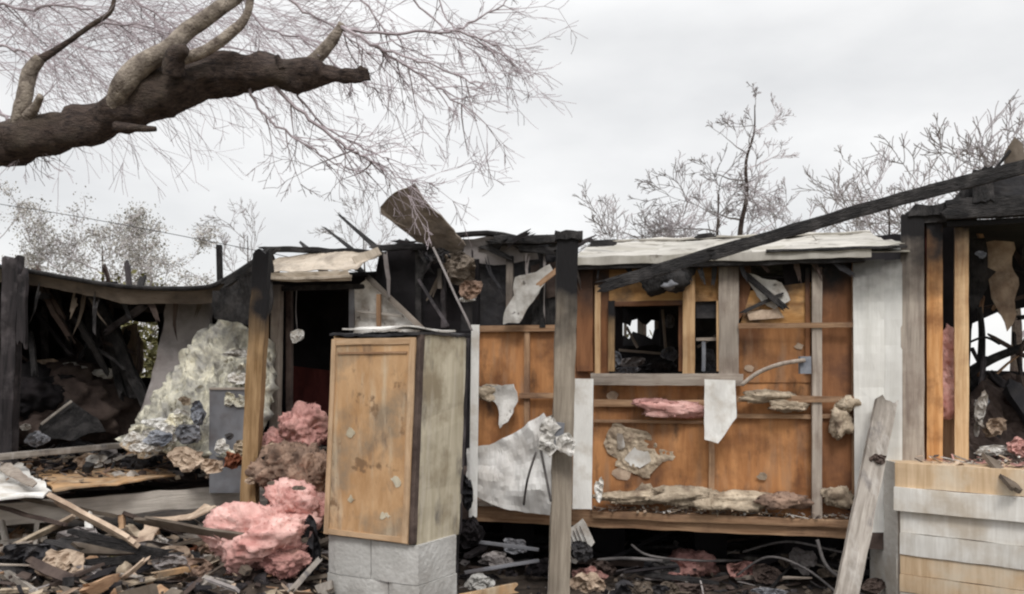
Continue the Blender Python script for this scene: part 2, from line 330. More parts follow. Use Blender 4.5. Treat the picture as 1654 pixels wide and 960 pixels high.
M['paper'] = mat('scorched_paper', (.3, .21, .15), (.6, .48, .37), (1, 1, 1), 5, .85, .4, 20, stain=(.13, .085, .06), sta=.7, stsc=5)
rng = random.Random(11)
# ------------------------------------------------------------------ ground
def gz(x, y):
    p = Vector((x*.5, y*.5, 0)); h = .12*noise.noise(p)+.05*noise.noise(p*4)+.03*noise.noise(p*11)
    k = max(0, min(1, (13-abs(y-7))/6))*max(0, 1-abs(x)/14)
    h = h*k
    h = h-.06 if x > -.9 else h
    if x < -.9: h += .26*min(1, (-.9-x)/.8)*max(0, 1-abs(y-6.6)/4)   # the heap of litter on the left
    return h
bm = bmesh.new(); nx, ny = 170, 150; vs = []
for j in range(ny+1):
    for i in range(nx+1):
        x = -9+18*i/nx; y = -1+17*j/ny; edge = i in (0, nx) or j in (0, ny)
        vs.append(bm.verts.new((x, y, -.3 if edge else gz(x, y)+.02)))
for j in range(ny):
    for i in range(nx):
        a = j*(nx+1)+i; bm.faces.new((vs[a], vs[a+1], vs[a+nx+2], vs[a+nx+1]))
tag(link('burnt_yard', bm, M['ground'], smooth=True), kind='structure')
bm = bmesh.new(); R = 600
f = [bm.verts.new(p) for p in ((-R, -R, -.29), (R, -R, -.29), (R, R, -.29), (-R, R, -.29))]; bm.faces.new(f)
tag(link('ground', bm, M['field']), kind='structure')

# ------------------------------------------------------------------ main burnt house
MW = Plane(780, 7.9, 1450, 7.1)
house = empty('burnt_house', (MW.pt(1150, 840).x, MW.pt(1150, 840).y, 0), 'burnt-out house with orange panelled stud wall, two window openings and pale metal roof', 'house')
H = house
def zc(px, py): return MW.z(px, py)
# floor slab, rim boards, piers
a = MW.pt(430, 840, -.03); b = MW.pt(1475, 840, -.03); nb = -MW.n
def prism(name, a, b, depth, z0, z1, m, parent, res=.5):
    pts = [Vector((a.x, a.y, z1)), Vector((b.x, b.y, z1)), Vector((b.x, b.y, z1))-MW.n*depth, Vector((a.x, a.y, z1))-MW.n*depth]
    bm = bmesh.new(); o = pts[0].copy(); lo = [bm.verts.new(p-o-Vector((0, 0, z1-z0))) for p in pts]; hi = [bm.verts.new(p-o) for p in pts]
    bm.faces.new(lo); bm.faces.new(hi)
    for i in range(4): bm.faces.new((lo[i], lo[(i+1) % 4], hi[(i+1) % 4], hi[i]))
    return link(name, bm, m, Matrix.Translation(o), parent)
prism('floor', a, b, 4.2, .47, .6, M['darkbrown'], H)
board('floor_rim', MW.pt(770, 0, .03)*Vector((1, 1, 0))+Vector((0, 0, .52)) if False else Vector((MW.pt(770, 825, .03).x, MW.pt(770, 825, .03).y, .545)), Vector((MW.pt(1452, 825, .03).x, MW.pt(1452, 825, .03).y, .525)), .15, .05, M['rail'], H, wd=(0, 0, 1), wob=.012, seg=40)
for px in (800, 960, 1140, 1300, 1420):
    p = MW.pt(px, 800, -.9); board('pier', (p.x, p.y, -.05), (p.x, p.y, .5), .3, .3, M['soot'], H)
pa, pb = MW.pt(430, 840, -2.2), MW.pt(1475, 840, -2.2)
sheet('crawl_backdrop', [Vector((pa.x, pa.y, .48)), Vector((pb.x, pb.y, .48)), Vector((pb.x, pb.y, -.05)), Vector((pa.x, pa.y, -.05))], M['soot'], parent=H, res=.3)  # added sheet that closes off the crawlspace to keep it dark
# ---- wall panels (seen from outside between the studs)
def PN(pp, m='panel', off=0, nm='wall_panel', **k):
    k.setdefault('res', .12); k.setdefault('disp', .012); k.setdefault('th', .008)
    return MW.poly(nm, pp, M[m], H, off, **k)
PN([(768, 536), (852, 534), (852, 822), (768, 822)])
PN([(853, 536), (960, 536), (960, 826), (853, 826)], 'panel', -.012)
PN([(930, 432), (984, 432), (984, 612), (930, 612)], 'paneldark')
PN([(958, 618), (1152, 618), (1152, 842), (958, 842)], 'panel')
PN([(1153, 618), (1312, 618), (1312, 846), (1153, 846)], 'panel', -.01)
PN([(1313, 424), (1384, 424), (1384, 850), (1313, 850)], 'paneldark', .004)
PN([(1190, 522), (1310, 522), (1310, 618), (1190, 618)], 'panel', .004)
PN([(1190, 424), (1212, 424), (1214, 455), (1206, 500), (1190, 522)], 'paneldark', .004, edge=.02)
PN([(1212, 470), (1262, 462), (1310, 456), (1310, 522), (1196, 522), (1204, 498)], 'header', .006, edge=.03)
PN([(1262, 424), (1310, 424), (1310, 456), (1268, 462)], 'soot', .004, edge=.02)
PN([(984, 430), (1172, 428), (1172, 486), (1104, 488), (984, 490)], 'header', .004, nm='window_header')
# plaster torn out between the studs, top right
PN([(1200, 440), (1262, 458), (1276, 486), (1250, 500), (1222, 478)], 'dirtywhite', .05, edge=.04, disp=.05, res=.05, nm='torn_plaster')
board('lath', MW.pt(1204, 446, .09), MW.pt(1268, 500, .09), .05, .02, M['char'], H, jag=.04)
board('lath', MW.pt(1200, 505, .07), MW.pt(1262, 476, .05), .03, .02, M['char'], H, jag=.04)
PN([(1206, 505), (1256, 498), (1266, 514), (1210, 518)], 'paper', .05, edge=.03, disp=.03, res=.05, nm='torn_plaster')
# ---- studs
SG, ST = M['studgrey'], M['stud']
MW.v('stud', 852, 536, 822, 9, .03, M['rail'], H, .004)
MW.v('stud', 946, 430, 600, 26, .05, M['paneldark'], H, .006)
MW.v('stud', 967, 462, 608, 9, .035, ST, H, .03)
MW.v('stud', 1113, 432, 604, 19, .07, ST, H, .012)
MW.v('stud', 1177, 430, 612, 31, .08, SG, H, .012)
MW.v('stud', 1318, 424, 838, 15, .09, SG, H, .015)
MW.v('stud', 1150, 622, 830, 9, .02, M['rail'], H, .012)
MW.v('stud', 1378, 424, 846, 6, .03, M['rail'], H, .02)
MW.v('stud', 1304, 434, 600, 7, .03, M['paneldark'], H, .012)
# ---- rails
MW.h('rail', 766, 930, 531, 10, .04, M['rail'], H, .012, jag=.02)
MW.h('rail', 842, 935, 639, 9, .03, M['rail'], H, .04, jag=.02)
MW.h('rail', 1192, 1374, 527, 8, .02, M['rail'], H, .108)
MW.h('rail', 1190, 1376, 644, 10, .02, M['rail'], H, .108, wob=.008)
MW.h('rail', 960, 1150, 652, 12, .03, M['rail'], H, .02, wob=.008)
MW.h('rail', 960, 1150, 681, 5, .02, M['rail'], H, .02)
MW.h('rail', 1152, 1312, 672, 7, .02, M['rail'], H, .02)
MW.h('rail', 1326, 1376, 672, 7, .02, M['rail'], H, .02)
MW.h('bottom_plate', 960, 1376, 836, 12, .09, M['rail'], H, .02, wob=.01)
MW.h('bottom_plate', 772, 905, 812, 10, .09, M['studgrey'], H, .02, wob=.01)
MW.h('top_plate', 930, 1392, 427, 14, .1, M['char'], H, .115, wob=.012)
# ---- window openings
wf = MW.h('window_frame', 958, 1200, 613, 19, .1, M['studgrey'], H, .05, wob=.006)
MW.v('window_frame', 989, 487, 600, 10, .06, M['postbrown'], H, .02)
MW.v('window_frame', 1100, 487, 600, 8, .05, M['paneldark'], H, -.045)
MW.h('window_frame', 984, 1104, 491, 8, .05, M['paneldark'], H, .02)
MW.v('window_frame', 1161, 487, 600, 7, .05, M['stud'], H, .02)
MW.q('blind_remnant', 1124, 487, 1162, 514, M['charsheet'], H, -.02, th=.01, disp=.01)
MW.h('window_sash', 1124, 1160, 548, 5, .03, M['studgrey'], H, -.06)
MW.v('window_sash', 1136, 548, 600, 6, .03, M['blue'], H, -.07)
# things in the rooms behind, seen through the openings
def room_q(nm, x0, y0, x1, y1, m, Y, **k):
    k.setdefault('th', .02); k.setdefault('disp', .02)
    return sheet(nm, [W(x0, y0, Y), W(x1, y0, Y), W(x1, y1, Y), W(x0, y1, Y)], M[m], parent=H, **k)
BW = Plane(430, 11.6, 1475, 10.6)      # back wall, burnt through in places
def BQ(x0, y0, x1, y1, m='soot', **k): k.setdefault('res', .3); BW.q('back_wall', x0, y0, x1, y1, M[m], H, **k)
BQ(430, 470, 1006, 760); BQ(1006, 470, 1062, 512); BQ(1006, 552, 1062, 760); BQ(1062, 470, 1475, 760)
BW.poly('board_remnant', [(1000, 504), (1066, 504), (1066, 520), (1052, 518), (1044, 526), (1030, 516), (1018, 528), (1000, 524)], M['soot'], H, .1, res=.06, edge=.05)
BW.poly('board_remnant', [(1000, 560), (1066, 560), (1066, 530), (1056, 534), (1052, 548), (1034, 542), (1022, 536), (1016, 548), (1000, 540)], M['charsheet'], H, .12, res=.06, edge=.05)
BW.v('window_frame', 1034, 510, 555, 9, .04, M['studgrey'], H, .05)
BW.h('window_frame', 1004, 1064, 553, 5, .06, M['studgrey'], H, .05)
BW.v('window_frame', 1010, 510, 555, 5, .04, M['studgrey'], H, .05)
BW.v('window_frame', 1060, 510, 555, 7, .04, M['studgrey'], H, .05)
room_q('inner_partition', 985, 470, 1006, 700, 'soot', 9.6)
room_q('inner_partition', 1066, 470, 1104, 560, 'charsheet', 9.2)
room_q('inner_partition', 1118, 470, 1168, 640, 'charsheet', 9.0)
for x, y, Y, rx, ry, m in ((1020, 585, 9.0, 26, 10, 'mattress'), (1060, 592, 8.7, 30, 12, 'charsheet'), (1080, 572, 9.0, 16, 14, 'steel'), (1010, 598, 8.2, 24, 8, 'steel'), (996, 580, 8.0, 8, 16, 'blue'), (1145, 590, 8.3, 12, 30, 'steel'), (1082, 520, 9.1, 9, 14, 'steel')):
    plump('burnt_fitting', x, y, Y, rx, ry, .15, M[m], amp=.5, sub=3, parent=H)
for a, b in (((1000, 566, 9.1), (1098, 574, 9.1)), ((1012, 528, 9.3), (1030, 562, 9.3)), ((1070, 500, 9.0), (1076, 570, 9.0)), ((1128, 560, 8.6), (1160, 540, 8.8))):
    pboard('burnt_stick', a, b, 4, .03, M['studgrey'], H)
# ---- roof
RY0 = 7.0
def rp(px, s):       # a point on the roof slope, s = 0 at the eave, 1 at the ridge, 2 at the rear eave
    p = MW.pt(px, 600, .2); p = p-MW.n*(1.95*s if s <= 1 else 1.95+2.4*(s-1))
    p.z = 2.74+(.42*s if s <= 1 else .42-.45*(s-1)); return p
for i, (xa, xb) in enumerate(((918, 1060), (1058, 1215), (1213, 1345), (1343, 1462))):
    o = sheet('roof_sheet', [rp(xa, 0), rp(xb, 0), rp(xb, 1), rp(xa, 1)], M['roof'], th=.006, disp=.03, res=.1, parent=H, fr=2.2, fine=.008, off=.004*(i % 2))
sheet('roof_sheet', [rp(918, 1.0), rp(1462, 1.0), rp(1462, 2), rp(918, 2)], M['roof'], th=.006, disp=.03, res=.3, parent=H)
sheet('ceiling', [rp(940, .12)-Vector((0, 0, .2)), rp(1500, .12)-Vector((0, 0, .2)), rp(1500, 2)-Vector((0, 0, .1)), rp(940, 2)-Vector((0, 0, .1))], M['soot'], th=.02, disp=.03, res=.3, parent=H)
# eave fascia, bent metal
def eave(x0, x1, y, h, m, off, **k):
    a = rp(x0, 0); b = rp(x1, 0); z = zc((x0+x1)/2, y); a.z = b.z = z
    return board('fascia', a+MW.n*off, b+MW.n*off, h, .02, m, H, wd=(0, 0, 1), seg=40, wob=.012, **k)
eave(928, 1400, 421, .07, M['roof'], .03)
eave(1235, 1455, 409, .022, M['char'], .05)  # dark strip painting the shading along the roof's fold line
sheet('roof_sheet', [rp(1235, 0)+MW.n*.04+Vector((0, 0, .03)), rp(1452, 0)+MW.n*.04+Vector((0, 0, .05)), rp(1452, .3)+Vector((0, 0, .05)), rp(1300, .32)+Vector((0, 0, .04))], M['roof'], th=.006, disp=.03, res=.08, parent=H)
board('roof_batten', rp(925, .55)+Vector((0, 0, .06)), rp(975, .5)+Vector((0, 0, .07)), .06, .02, M['char'], H, jag=.05, wd=(0, 0, 1))
board('roof_batten', rp(1118, .8)+Vector((0, 0, .06)), rp(1152, .8)+Vector((0, 0, .07)), .045, .02, M['char'], H, jag=.03, wd=(0, 0, 1))
board('ridge_cap', rp(918, 1)+Vector((0, 0, .02)), rp(1462, 1)+Vector((0, 0, .02)), .12, .02, M['roof'], H, wd=(0, 1, .2), seg=50, wob=.02)
# smoked white panel and corner boards at the right
MW.poly('corner_panel', [(1374, 424, .0), (1424, 422, 0), (1424, 856, 0), (1378, 856, 0)], M['whitechar'], H, .12, res=.08, disp=.012, fr=5)
MW.poly('corner_panel', [(1424, 424, .0), (1452, 422, .02), (1452, 856, .02), (1424, 856, 0)], M['whitechar'], H, .115, res=.08, disp=.01, fr=5)
MW.h('floor_rim', 1395, 1452, 868, 30, .04, M['darkbrown'], H, .08)
# ---- charred middle bay, roof burnt away
MW.poly('charred_wall', [(612, 408), (700, 392), (742, 398), (742, 536), (590, 545)], M['soot'], H, -.02, res=.1, disp=.03, edge=.02)
MW.poly('charred_wall', [(742, 385), (930, 392), (932, 534), (742, 534)], M['charsheet'], H, -.04, res=.1, disp=.03, edge=.01)
MW.poly('charred_wall', [(750, 388), (800, 382), (862, 388), (872, 420), (812, 428), (752, 424)], M['mattress'], H, .05, res=.06, disp=.04, edge=.02)
board('top_plate', MW.pt(612, 404, .12), MW.pt(705, 402, .12), .05, .1, M['char'], H, wd=(0, 0, 1), jag=.03, wob=.015)
board('top_plate', MW.pt(742, 383, .1), MW.pt(845, 388, .1), .035, .1, M['char'], H, wd=(0, 0, 1), jag=.03, bow=.03, wob=.01)
board('top_plate', MW.pt(800, 394, .16), MW.pt(925, 390, .16), .07, .1, M['char'], H, wd=(0, 0, 1), jag=.05, wob=.015)
board('top_plate', MW.pt(845, 404, .13), MW.pt(905, 410, .13), .06, .08, M['char'], H, wd=(0, 0, 1), jag=.05, wob=.015)
MW.v('stud', 827, 416, 515, 11, .05, M['studgrey'], H, .06)
MW.v('stud', 680, 405, 540, 10, .05, M['char'], H, .03)
MW.v('stud', 720, 410, 530, 8, .05, M['postblack'], H, .03)
MW.v('stud', 878, 408, 530, 10, .05, M['char'], H, .01)
MW.v('stud', 771, 420, 530, 10, .05, M['soot'], H, .01)
MW.v('stud', 716, 436, 468, 7, .03, M['studgrey'], H, .08)
MW.poly('charred_wall', [(858, 430), (905, 420), (905, 478), (862, 486)], M['darkbrown'], H, .02, res=.06, disp=.02, edge=.02)
MW.poly('charred_wall', [(862, 486), (930, 480), (930, 530), (858, 530)], M['char'], H, .035, res=.06, disp=.02, edge=.02)
g6 = random.Random(66)
for i in range(22):
    x = g6.uniform(625, 925); a = g6.gauss(.1, .5); l = g6.uniform(14, 55); y = g6.uniform(386, 410); o_ = g6.uniform(-.3, .2)
    p0 = MW.pt(x, y, o_); p1 = MW.pt(x+math.cos(a)*l, y-math.sin(a)*l*.7, o_+g6.uniform(-.2, .2))
    board('charred_scrap', p0, p1, g6.uniform(.02, .06), .02, M[g6.choice(('char', 'char', 'charsheet', 'postblack'))], H, wob=.02, jag=.06, taper=g6.uniform(.3, 1))
for i in range(16):
    x = g6.uniform(630, 925); y = g6.uniform(400, 430); l = g6.uniform(.1, .5); p0 = MW.pt(x, y, g6.uniform(.02, .2))
    board('hanging_shred', p0, p0+Vector((g6.gauss(0, .1), g6.uniform(-.05, .05), -l)), g6.uniform(.015, .06), .01, M[g6.choice(('char', 'charsheet', 'postblack', 'brownsheet', 'mattress'))], H, wob=.03, jag=.08, taper=g6.uniform(.3, 1))
for i in range(14):
    x = g6.uniform(940, 1370); p0 = MW.pt(x, 432, g6.uniform(.1, .2)); l = g6.uniform(.03, .16)
    board('hanging_shred', p0, p0+Vector((g6.gauss(0, .04), 0, -l)), g6.uniform(.02, .07), .01, M[g6.choice(('char', 'charsheet', 'darkbrown'))], H, wob=.02, jag=.05, taper=.5)
# door bay at the left: frame, black room, cream awning
MW.v('stud', 452, 462, 700, 15, .08, M['studgrey'], H, .05, px2=456)
MW.v('stud', 468, 470, 720, 9, .05, M['darkbrown'], H, -.02)
MW.v('stud', 574, 466, 535, 9, .06, M['steel'], H, .03)
MW.h('rail', 444, 606, 466, 8, .05, M['char'], H, .05)
sheet('inner_partition', [W(430, 440, 10.4), W(640, 440, 10.4), W(640, 560, 10.4), W(430, 560, 10.4)], M['soot'], res=.3, parent=H)
sheet('inner_partition', [W(430, 560, 10.3), W(640, 560, 10.3), W(640, 760, 10.3), W(430, 760, 10.3)], M['soot'], res=.3, parent=H)
sheet('inner_partition', [W(462, 590, 9.6), W(545, 600, 9.6), W(545, 720, 9.6), W(462, 720, 9.6)], M['redbrown'], res=.2, parent=H, edge=.05)
sheet('ceiling', [W(425, 452, 8.5), W(640, 436, 8.2), W(640, 470, 11), W(425, 470, 11)], M['soot'], res=.3, parent=H, th=.03)
for px in (500, 560, 640, 700):
    board('rafter', W(px, 418, 8.3), W(px+25, 440, 11), .05, .12, M['char'], H, jag=.05)
# broken painted panel right of the door
MW.poly('broken_panel', [(576, 470, .08), (604, 448, .1), (640, 488, .1), (686, 528, .12), (684, 540, .12), (576, 540, .08)], M['dirtywhite'], H, 0, res=.05, disp=.02, edge=.012)
board('stud', MW.pt(604, 450, .16), MW.pt(692, 532, .18), .05, .03, M['studgrey'], H, jag=.02)
MW.v('stud', 623, 478, 530, 7, .03, M['rail'], H, .15)
board('rail', MW.pt(585, 505, .15), MW.pt(660, 512, .15), .02, .02, M['grey'], H)
# ------------------------------------------------------------------ awning sheets over the doorway
aw = empty('door_awning', MW.pt(530, 440, .3), 'crumpled cream metal awning above the black doorway', 'awning')
A = lambda x, y, o: MW.pt(x, y, o)
sheet('awning_sheet', [A(447, 452, .50), A(612, 444, .5), A(628, 410, .1), A(540, 408, .05), A(455, 418, .05)], M['cream'], th=.006, disp=.03, res=.05, parent=aw, fr=4, fine=.012, edge=.01)
sheet('awning_sheet', [A(446, 452, .52), A(600, 447, .52), A(604, 462, .5), A(520, 464, .5), A(446, 460, .5)], M['cream'], th=.006, disp=.02, res=.05, parent=aw, fr=5, fine=.008)
board('awning_edge', A(444, 457, .53), A(606, 456, .53), .025, .03, M['cream'], aw, wd=(0, 0, 1), wob=.01, bow=-.015, seg=20)
board('awning_beam', A(430, 404, .05), A(615, 410, .05), .05, .08, M['char'], aw, wd=(0, 0, 1), wob=.015, jag=.05, seg=20)
board('awning_edge', A(600, 430, .4), A(626, 410, .2), .07, .01, M['cream'], aw, wob=.01)
# ------------------------------------------------------------------ burnt rafters and boards sticking up
def one(o, label, cat, group=None): return tag(o, label, cat, group)
one(pboard('charred_rafter', (612, 404, 8.4), (548, 348, 9.0), 9, .05, M['char'], jag=.05, taper=.4), 'longest charred rafter stub sticking up above the doorway awning', 'rafter', 'charred rafter stubs above the door')
one(pboard('charred_rafter', (570, 404, 8.4), (524, 368, 9.0), 7, .05, M['char'], jag=.05, taper=.4), 'second charred rafter stub, shorter, left of the longest one above the awning', 'rafter', 'charred rafter stubs above the door')
one(pboard('charred_rafter', (500, 405, 8.4), (486, 392, 8.8), 8, .05, M['char'], jag=.03, taper=.5), 'tiny charred stub at the left end of the awning', 'rafter', 'charred rafter stubs above the door')
one(pboard('charred_rafter', (668, 400, 8.4), (656, 388, 8.8), 8, .05, M['char'], jag=.03, taper=.5), 'short charred stub just left of the tilted brown board', 'rafter', 'charred rafter stubs above the door')
tb = MW.poly('tilted_board', [(641, 347, .3), (665, 328, .35), (699, 316, .4), (710, 338, .35), (736, 366, .25), (762, 402, .1), (746, 418, .05), (722, 420, .05), (706, 402, .12), (690, 398, .15), (676, 376, .25), (660, 370, .28), (642, 358, .3)], M['brownsheet'], None, .1, th=.025, res=.04, disp=.02, edge=.014, fr=4)
one(tb, 'scorched brown board tilted up against the sky above the cabinet', 'board')
one(crumple('charred_tangle', MW.pt(752, 436, .16), .17, .15, M['brownsheet'], layers=4), 'scorched brown crumpled sheeting hanging under the tilted brown board', 'debris')
one(crumple('charred_tangle', MW.pt(722, 418, .2), .13, .08, M['charsheet'], layers=3), 'black crumpled sheeting at the lower left edge of the tilted brown board', 'debris')
one(crumple('curled_trim', W(762, 468, 7.5), .1, .09, M['brownins'], layers=2), 'reddish brown curled scrap in the black wall above the cabinet', 'scrap')
one(plump('white_scrap', 755, 484, 7.6, 17, 6, .04, M['dirtywhite'], amp=.4, sub=3), 'pale crumpled scrap under the reddish brown curled scrap above the cabinet', 'scrap')
one(pboard('thin_stick', (700, 400, 7.5), (762, 534, 7.2), 3.5, .015, M['mattress']), 'long thin stick leaning diagonally from the cabinet top to the tilted board', 'stick')
one(pboard('thin_stick', (676, 452, 7.5), (724, 528, 7.2), 5, .02, M['postblack']), 'shorter dark stick leaning behind the cabinet', 'stick')
one(MW.poly('torn_wallboard', [(896, 432, .2), (902, 444, .2), (880, 470, .18), (862, 496, .16), (846, 524, .15), (820, 526, .14), (822, 508, .14), (838, 480, .16), (840, 452, .18), (866, 446, .2)], M['dirtywhite'], None, .03, th=.012, res=.04, disp=.03, edge=.02), 'pale torn strip of wallboard slanting down left of the middle post', 'wallboard')
one(pboard('broken_lath', (868, 462, 7.5), (905, 432, 7.5), 8, .02, M['rail'], jag=.02), 'short tan lath above the torn wallboard strip', 'lath')

# ------------------------------------------------------------------ posts
one(pboard('porch_post', (902, 990, 6.6), (917, 380, 6.6), 33, .14, M['post'], wob=.008, seg=40, jag=.01), 'tall weathered post with charred top standing in the middle before the orange wall', 'post')
p = S.objects['porch_post']; cap = pboard('post_cap', (918, 388, 6.6), (918, 376, 6.6), 44, .19, M['char'], p, wob=.006, jag=.01)
one(pboard('porch_post', (402, 830, 7.15), (424, 408, 7.15), 25, .13, M['postbrown'], wob=.01, seg=30, jag=.03), 'brown scorched post with black top left of the doorway', 'post')
one(pboard('porch_post', (12, 750, 8.0), (22, 416, 8.0), 24, .12, M['postblack'], wob=.012, seg=30, jag=.05), 'black burnt post at the left edge of the picture', 'post')
one(pboard('split_post', (34, 560, 7.9), (38, 440, 7.9), 14, .05, M['postblack'], wob=.01, jag=.06), 'ash-streaked strip split from the burnt post at the left edge', 'post')
one(pboard('steel_pipe', (356, 490, 8.2), (354, 396, 8.2), 8, .05, M['char'], wob=.001), 'thin black pipe standing above the sagging roof edge', 'pipe')
one(pboard('white_pipe', (764, 835, 7.4), (768, 525, 7.4), 13, .05, M['white'], wob=.001), 'slim white upright trim just right of the cabinet', 'trim')
S.objects['white_pipe'].name = 'white_trim'

# ------------------------------------------------------------------ cabinet on its block
C0 = W(665, 878, 6.05); C1 = W(523, 872, 6.45)      # bottom corners of the front
u = Vector((C1.x-C0.x, C1.y-C0.y, 0)); cw = u.length; u.normalize(); v = Vector((-u.y, u.x, 0))
if v.y < 0: v = -v
zb = .61; ch = EYE+(600-537)*6.2/F-zb
cab = empty('wooden_cabinet', (C0.x, C0.y, zb), 'tall orange-brown wooden cabinet with stained door and pale side standing on a grey block', 'cabinet')
lean = Vector((.045, 0, 0))
def cp(a, b, z): return Vector((C0.x, C0.y, 0))+u*a+v*b+lean*(z/ch)*1.3+Vector((0, 0, zb+z))
dpt = .61
def cbox(name, a0, a1, b0, b1, z0, z1, m, par=cab, **k):
    return board(name, cp((a0+a1)/2, (b0+b1)/2, z0), cp((a0+a1)/2, (b0+b1)/2, z1), abs(a1-a0), abs(b1-b0), m, par, wd=u, **k)
def cboxh(name, a0, a1, b0, b1, z0, z1, m, par=cab, **k):
    return board(name, cp(a0, (b0+b1)/2, (z0+z1)/2), cp(a1, (b0+b1)/2, (z0+z1)/2), abs(b1-b0), abs(z1-z0), m, par, wd=v, **k)
cbox('side_panel', 0, .02, .05, dpt, 0, ch-.02, M['paleply'], wob=.012, jag=.012)
cbox('edge_trim', -.004, .018, dpt-.03, dpt, .0, ch-.03, M['postblack'], wob=.01, jag=.02)
cbox('side_panel', cw-.02, cw, .02, dpt, 0, ch-.02, M['plyframe'])
cbox('back_panel', .02, cw-.02, dpt-.012, dpt, 0, ch-.02, M['darkbrown'])
cboxh('bottom_panel', .02, cw-.02, .03, dpt-.014, 0, .02, M['plyframe'])
door = cbox('door', .035, cw-.02, .0, .018, .015, ch-.045, M['ply'], wob=.004, seg=16)
cbox('door_stile', .028, .078, -.014, -.001, .012, ch-.04, M['plyframe'], door)
cbox('door_stile', cw-.05, cw-.01, -.014, -.001, .012, ch-.04, M['plyframe'], door)
cboxh('door_rail', .079, cw-.051, -.013, -.001, .012, .05, M['plyframe'], door)
cboxh('door_rail', .079, cw-.051, -.013, -.001, ch-.085, ch-.04, M['plyframe'], door)
cboxh('door_batten', .1, cw-.07, -.012, -.001, ch-.15, ch-.135, M['rail'], door)
r2 = random.Random(4)
for i in range(5):
    a = r2.uniform(.12, cw-.12); z = r2.uniform(.1, ch*.62); s = r2.uniform(.02, .05); t = r2.uniform(-1, 1)
    sheet('peeled_patch', [cp(a-s, -.004, z), cp(a-s*.2*t, -.004, z-s*.8), cp(a+s, -.004, z+s*t*.7), cp(a+s*.3, -.004, z+s*.9)], M['paleply'], th=.003, disp=.001, res=.012, parent=door, edge=.03)
cbox('gap_shade', -.004, .034, .004, .052, .01, ch-.02, M['darkbrown'])  # dark strip standing in for the shaded gap between door and side
top = sheet('top', [cp(.004, -.012, ch-.012), cp(cw+.012, -.012, ch+.004), cp(cw+.0, dpt, ch+.016), cp(-.01, dpt, ch+.006)], M['charsheet'], th=.018, disp=.02, res=.035, parent=cab, edge=.03, fine=.01)
one(sheet('ash_sheet', [cp(.0, 0, ch+.03), cp(cw*.9, .02, ch+.035), cp(cw*.8, .3, ch+.05), cp(-.02, .4, ch+.03)], M['dirtywhite'], th=.012, disp=.03, res=.05, edge=.03), 'ashy grey sheet lying on top of the wooden cabinet', 'sheet')
bk = empty('block_base', (C0.x, C0.y, 0), 'grey painted block plinth under the wooden cabinet', 'block')
def bbox(name, a0, a1, b0, b1, z0, z1, m, **k):
    P0 = Vector((C0.x, C0.y, z0))+u*(a0+a1)/2+v*(b0+b1)/2; P1 = P0+Vector((0, 0, z1-z0)); return board(name, P0, P1, abs(a1-a0), abs(b1-b0), m, bk, wd=u, wob=.004, **k)
bbox('concrete_block', -.02, cw*.5-.005, .03, dpt-.08, .33, .605, M['conc']); bbox('concrete_block', cw*.5+.003, cw+.0, .035, dpt-.08, .33, .605, M['conc'])
bbox('concrete_block', -.025, cw*.3-.004, .03, dpt-.08, .02, .325, M['conc']); bbox('concrete_block', cw*.3+.004, cw+.01, .033, dpt-.08, .02, .325, M['conc'])

# ------------------------------------------------------------------ pieces hanging on / lying against the wall
one(MW.poly('torn_white_sheet', [(766, 722, .12), (800, 716, .14), (850, 690, .2), (888, 664, .28), (912, 690, .3), (908, 822, .3), (835, 816, .25), (800, 806, .2), (762, 788, .14)], M['draped'], None, .06, th=.008, res=.045, disp=.09, edge=.012, fine=.006, fr=3.2), 'large dirty white torn sheet sagging between cabinet and middle post', 'sheet')
mb = pboard('electric_box', (893, 722, 6.45), (897, 682, 6.45), 30, .08, M['steel'], wob=.006)
one(mb, 'crumpled grey box strapped round the middle post', 'box')
for i in range(9):
    a = random.Random(i); x = 896+a.uniform(-22, 24); y = 704+a.uniform(-22, 22)
    c_ = W(x, y, 6.4+a.uniform(-.04, .02)); q_ = [c_+Vector((a.gauss(0, .05), a.gauss(0, .02), a.gauss(0, .05))) for _ in range(3)]
    sheet('foil_wad', [c_+Vector((math.cos(t)*a.uniform(.04, .085), a.uniform(-.03, .03), math.sin(t)*a.uniform(.04, .085))) for t in (0, 1.2, 2.5, 3.7, 5)], M['dirtywhite'], th=.006, disp=.05, res=.02, edge=.02, fr=14, parent=mb)
one(wire('hanging_cable', [(872, 720, 6.4), (880, 760, 6.42), (890, 810, 6.45)], 2.2, M['wirem']), 'grey cable hanging left of the middle post', 'cable')
one(wire('hanging_cable', [(866, 730, 6.5), (852, 775, 6.6), (846, 815, 6.8)], 2, M['wirem']), 'thin cable curving over the torn white sheet', 'cable')
one(pboard('white_trim', (940, 822, 7.1), (943, 612, 7.1), 31, .03, M['white'], wob=.003), 'wide clean white board standing just right of the middle post', 'board')
one(MW.poly('hanging_white_board', [(1139, 612, .3), (1187, 614, .3), (1189, 672, .3), (1160, 712, .3), (1139, 706, .3)], M['white'], None, 0, th=.012, res=.05, disp=.012, edge=.006), 'white pointed board hanging below the window sill', 'board')
one(MW.poly('plaster_remnant', [(988, 690), (1004, 684), (1018, 700), (1052, 704), (1068, 726), (1092, 738), (1066, 748), (1050, 772), (1022, 764), (1010, 742), (994, 752), (984, 722)], M['tanins'], None, .012, th=.006, res=.022, disp=.02, edge=.05, fine=.02), 'ragged patch of plaster stuck on the orange panel below the window', 'plaster')
one(MW.poly('plaster_remnant', [(1014, 736), (1026, 722), (1046, 728), (1052, 744), (1034, 756), (1018, 752)], M['white'], None, .035, th=.006, res=.02, disp=.02, edge=.035), 'smaller whiter flake on top of the plaster patch below the window', 'plaster')
one(MW.poly('plaster_remnant', [(998, 700), (1006, 700), (1010, 722), (1000, 726)], M['dirtywhite'], None, .04, th=.006, res=.02, disp=.02, edge=.02), 'narrow pale flake left of the whiter flake on the plaster patch', 'plaster')
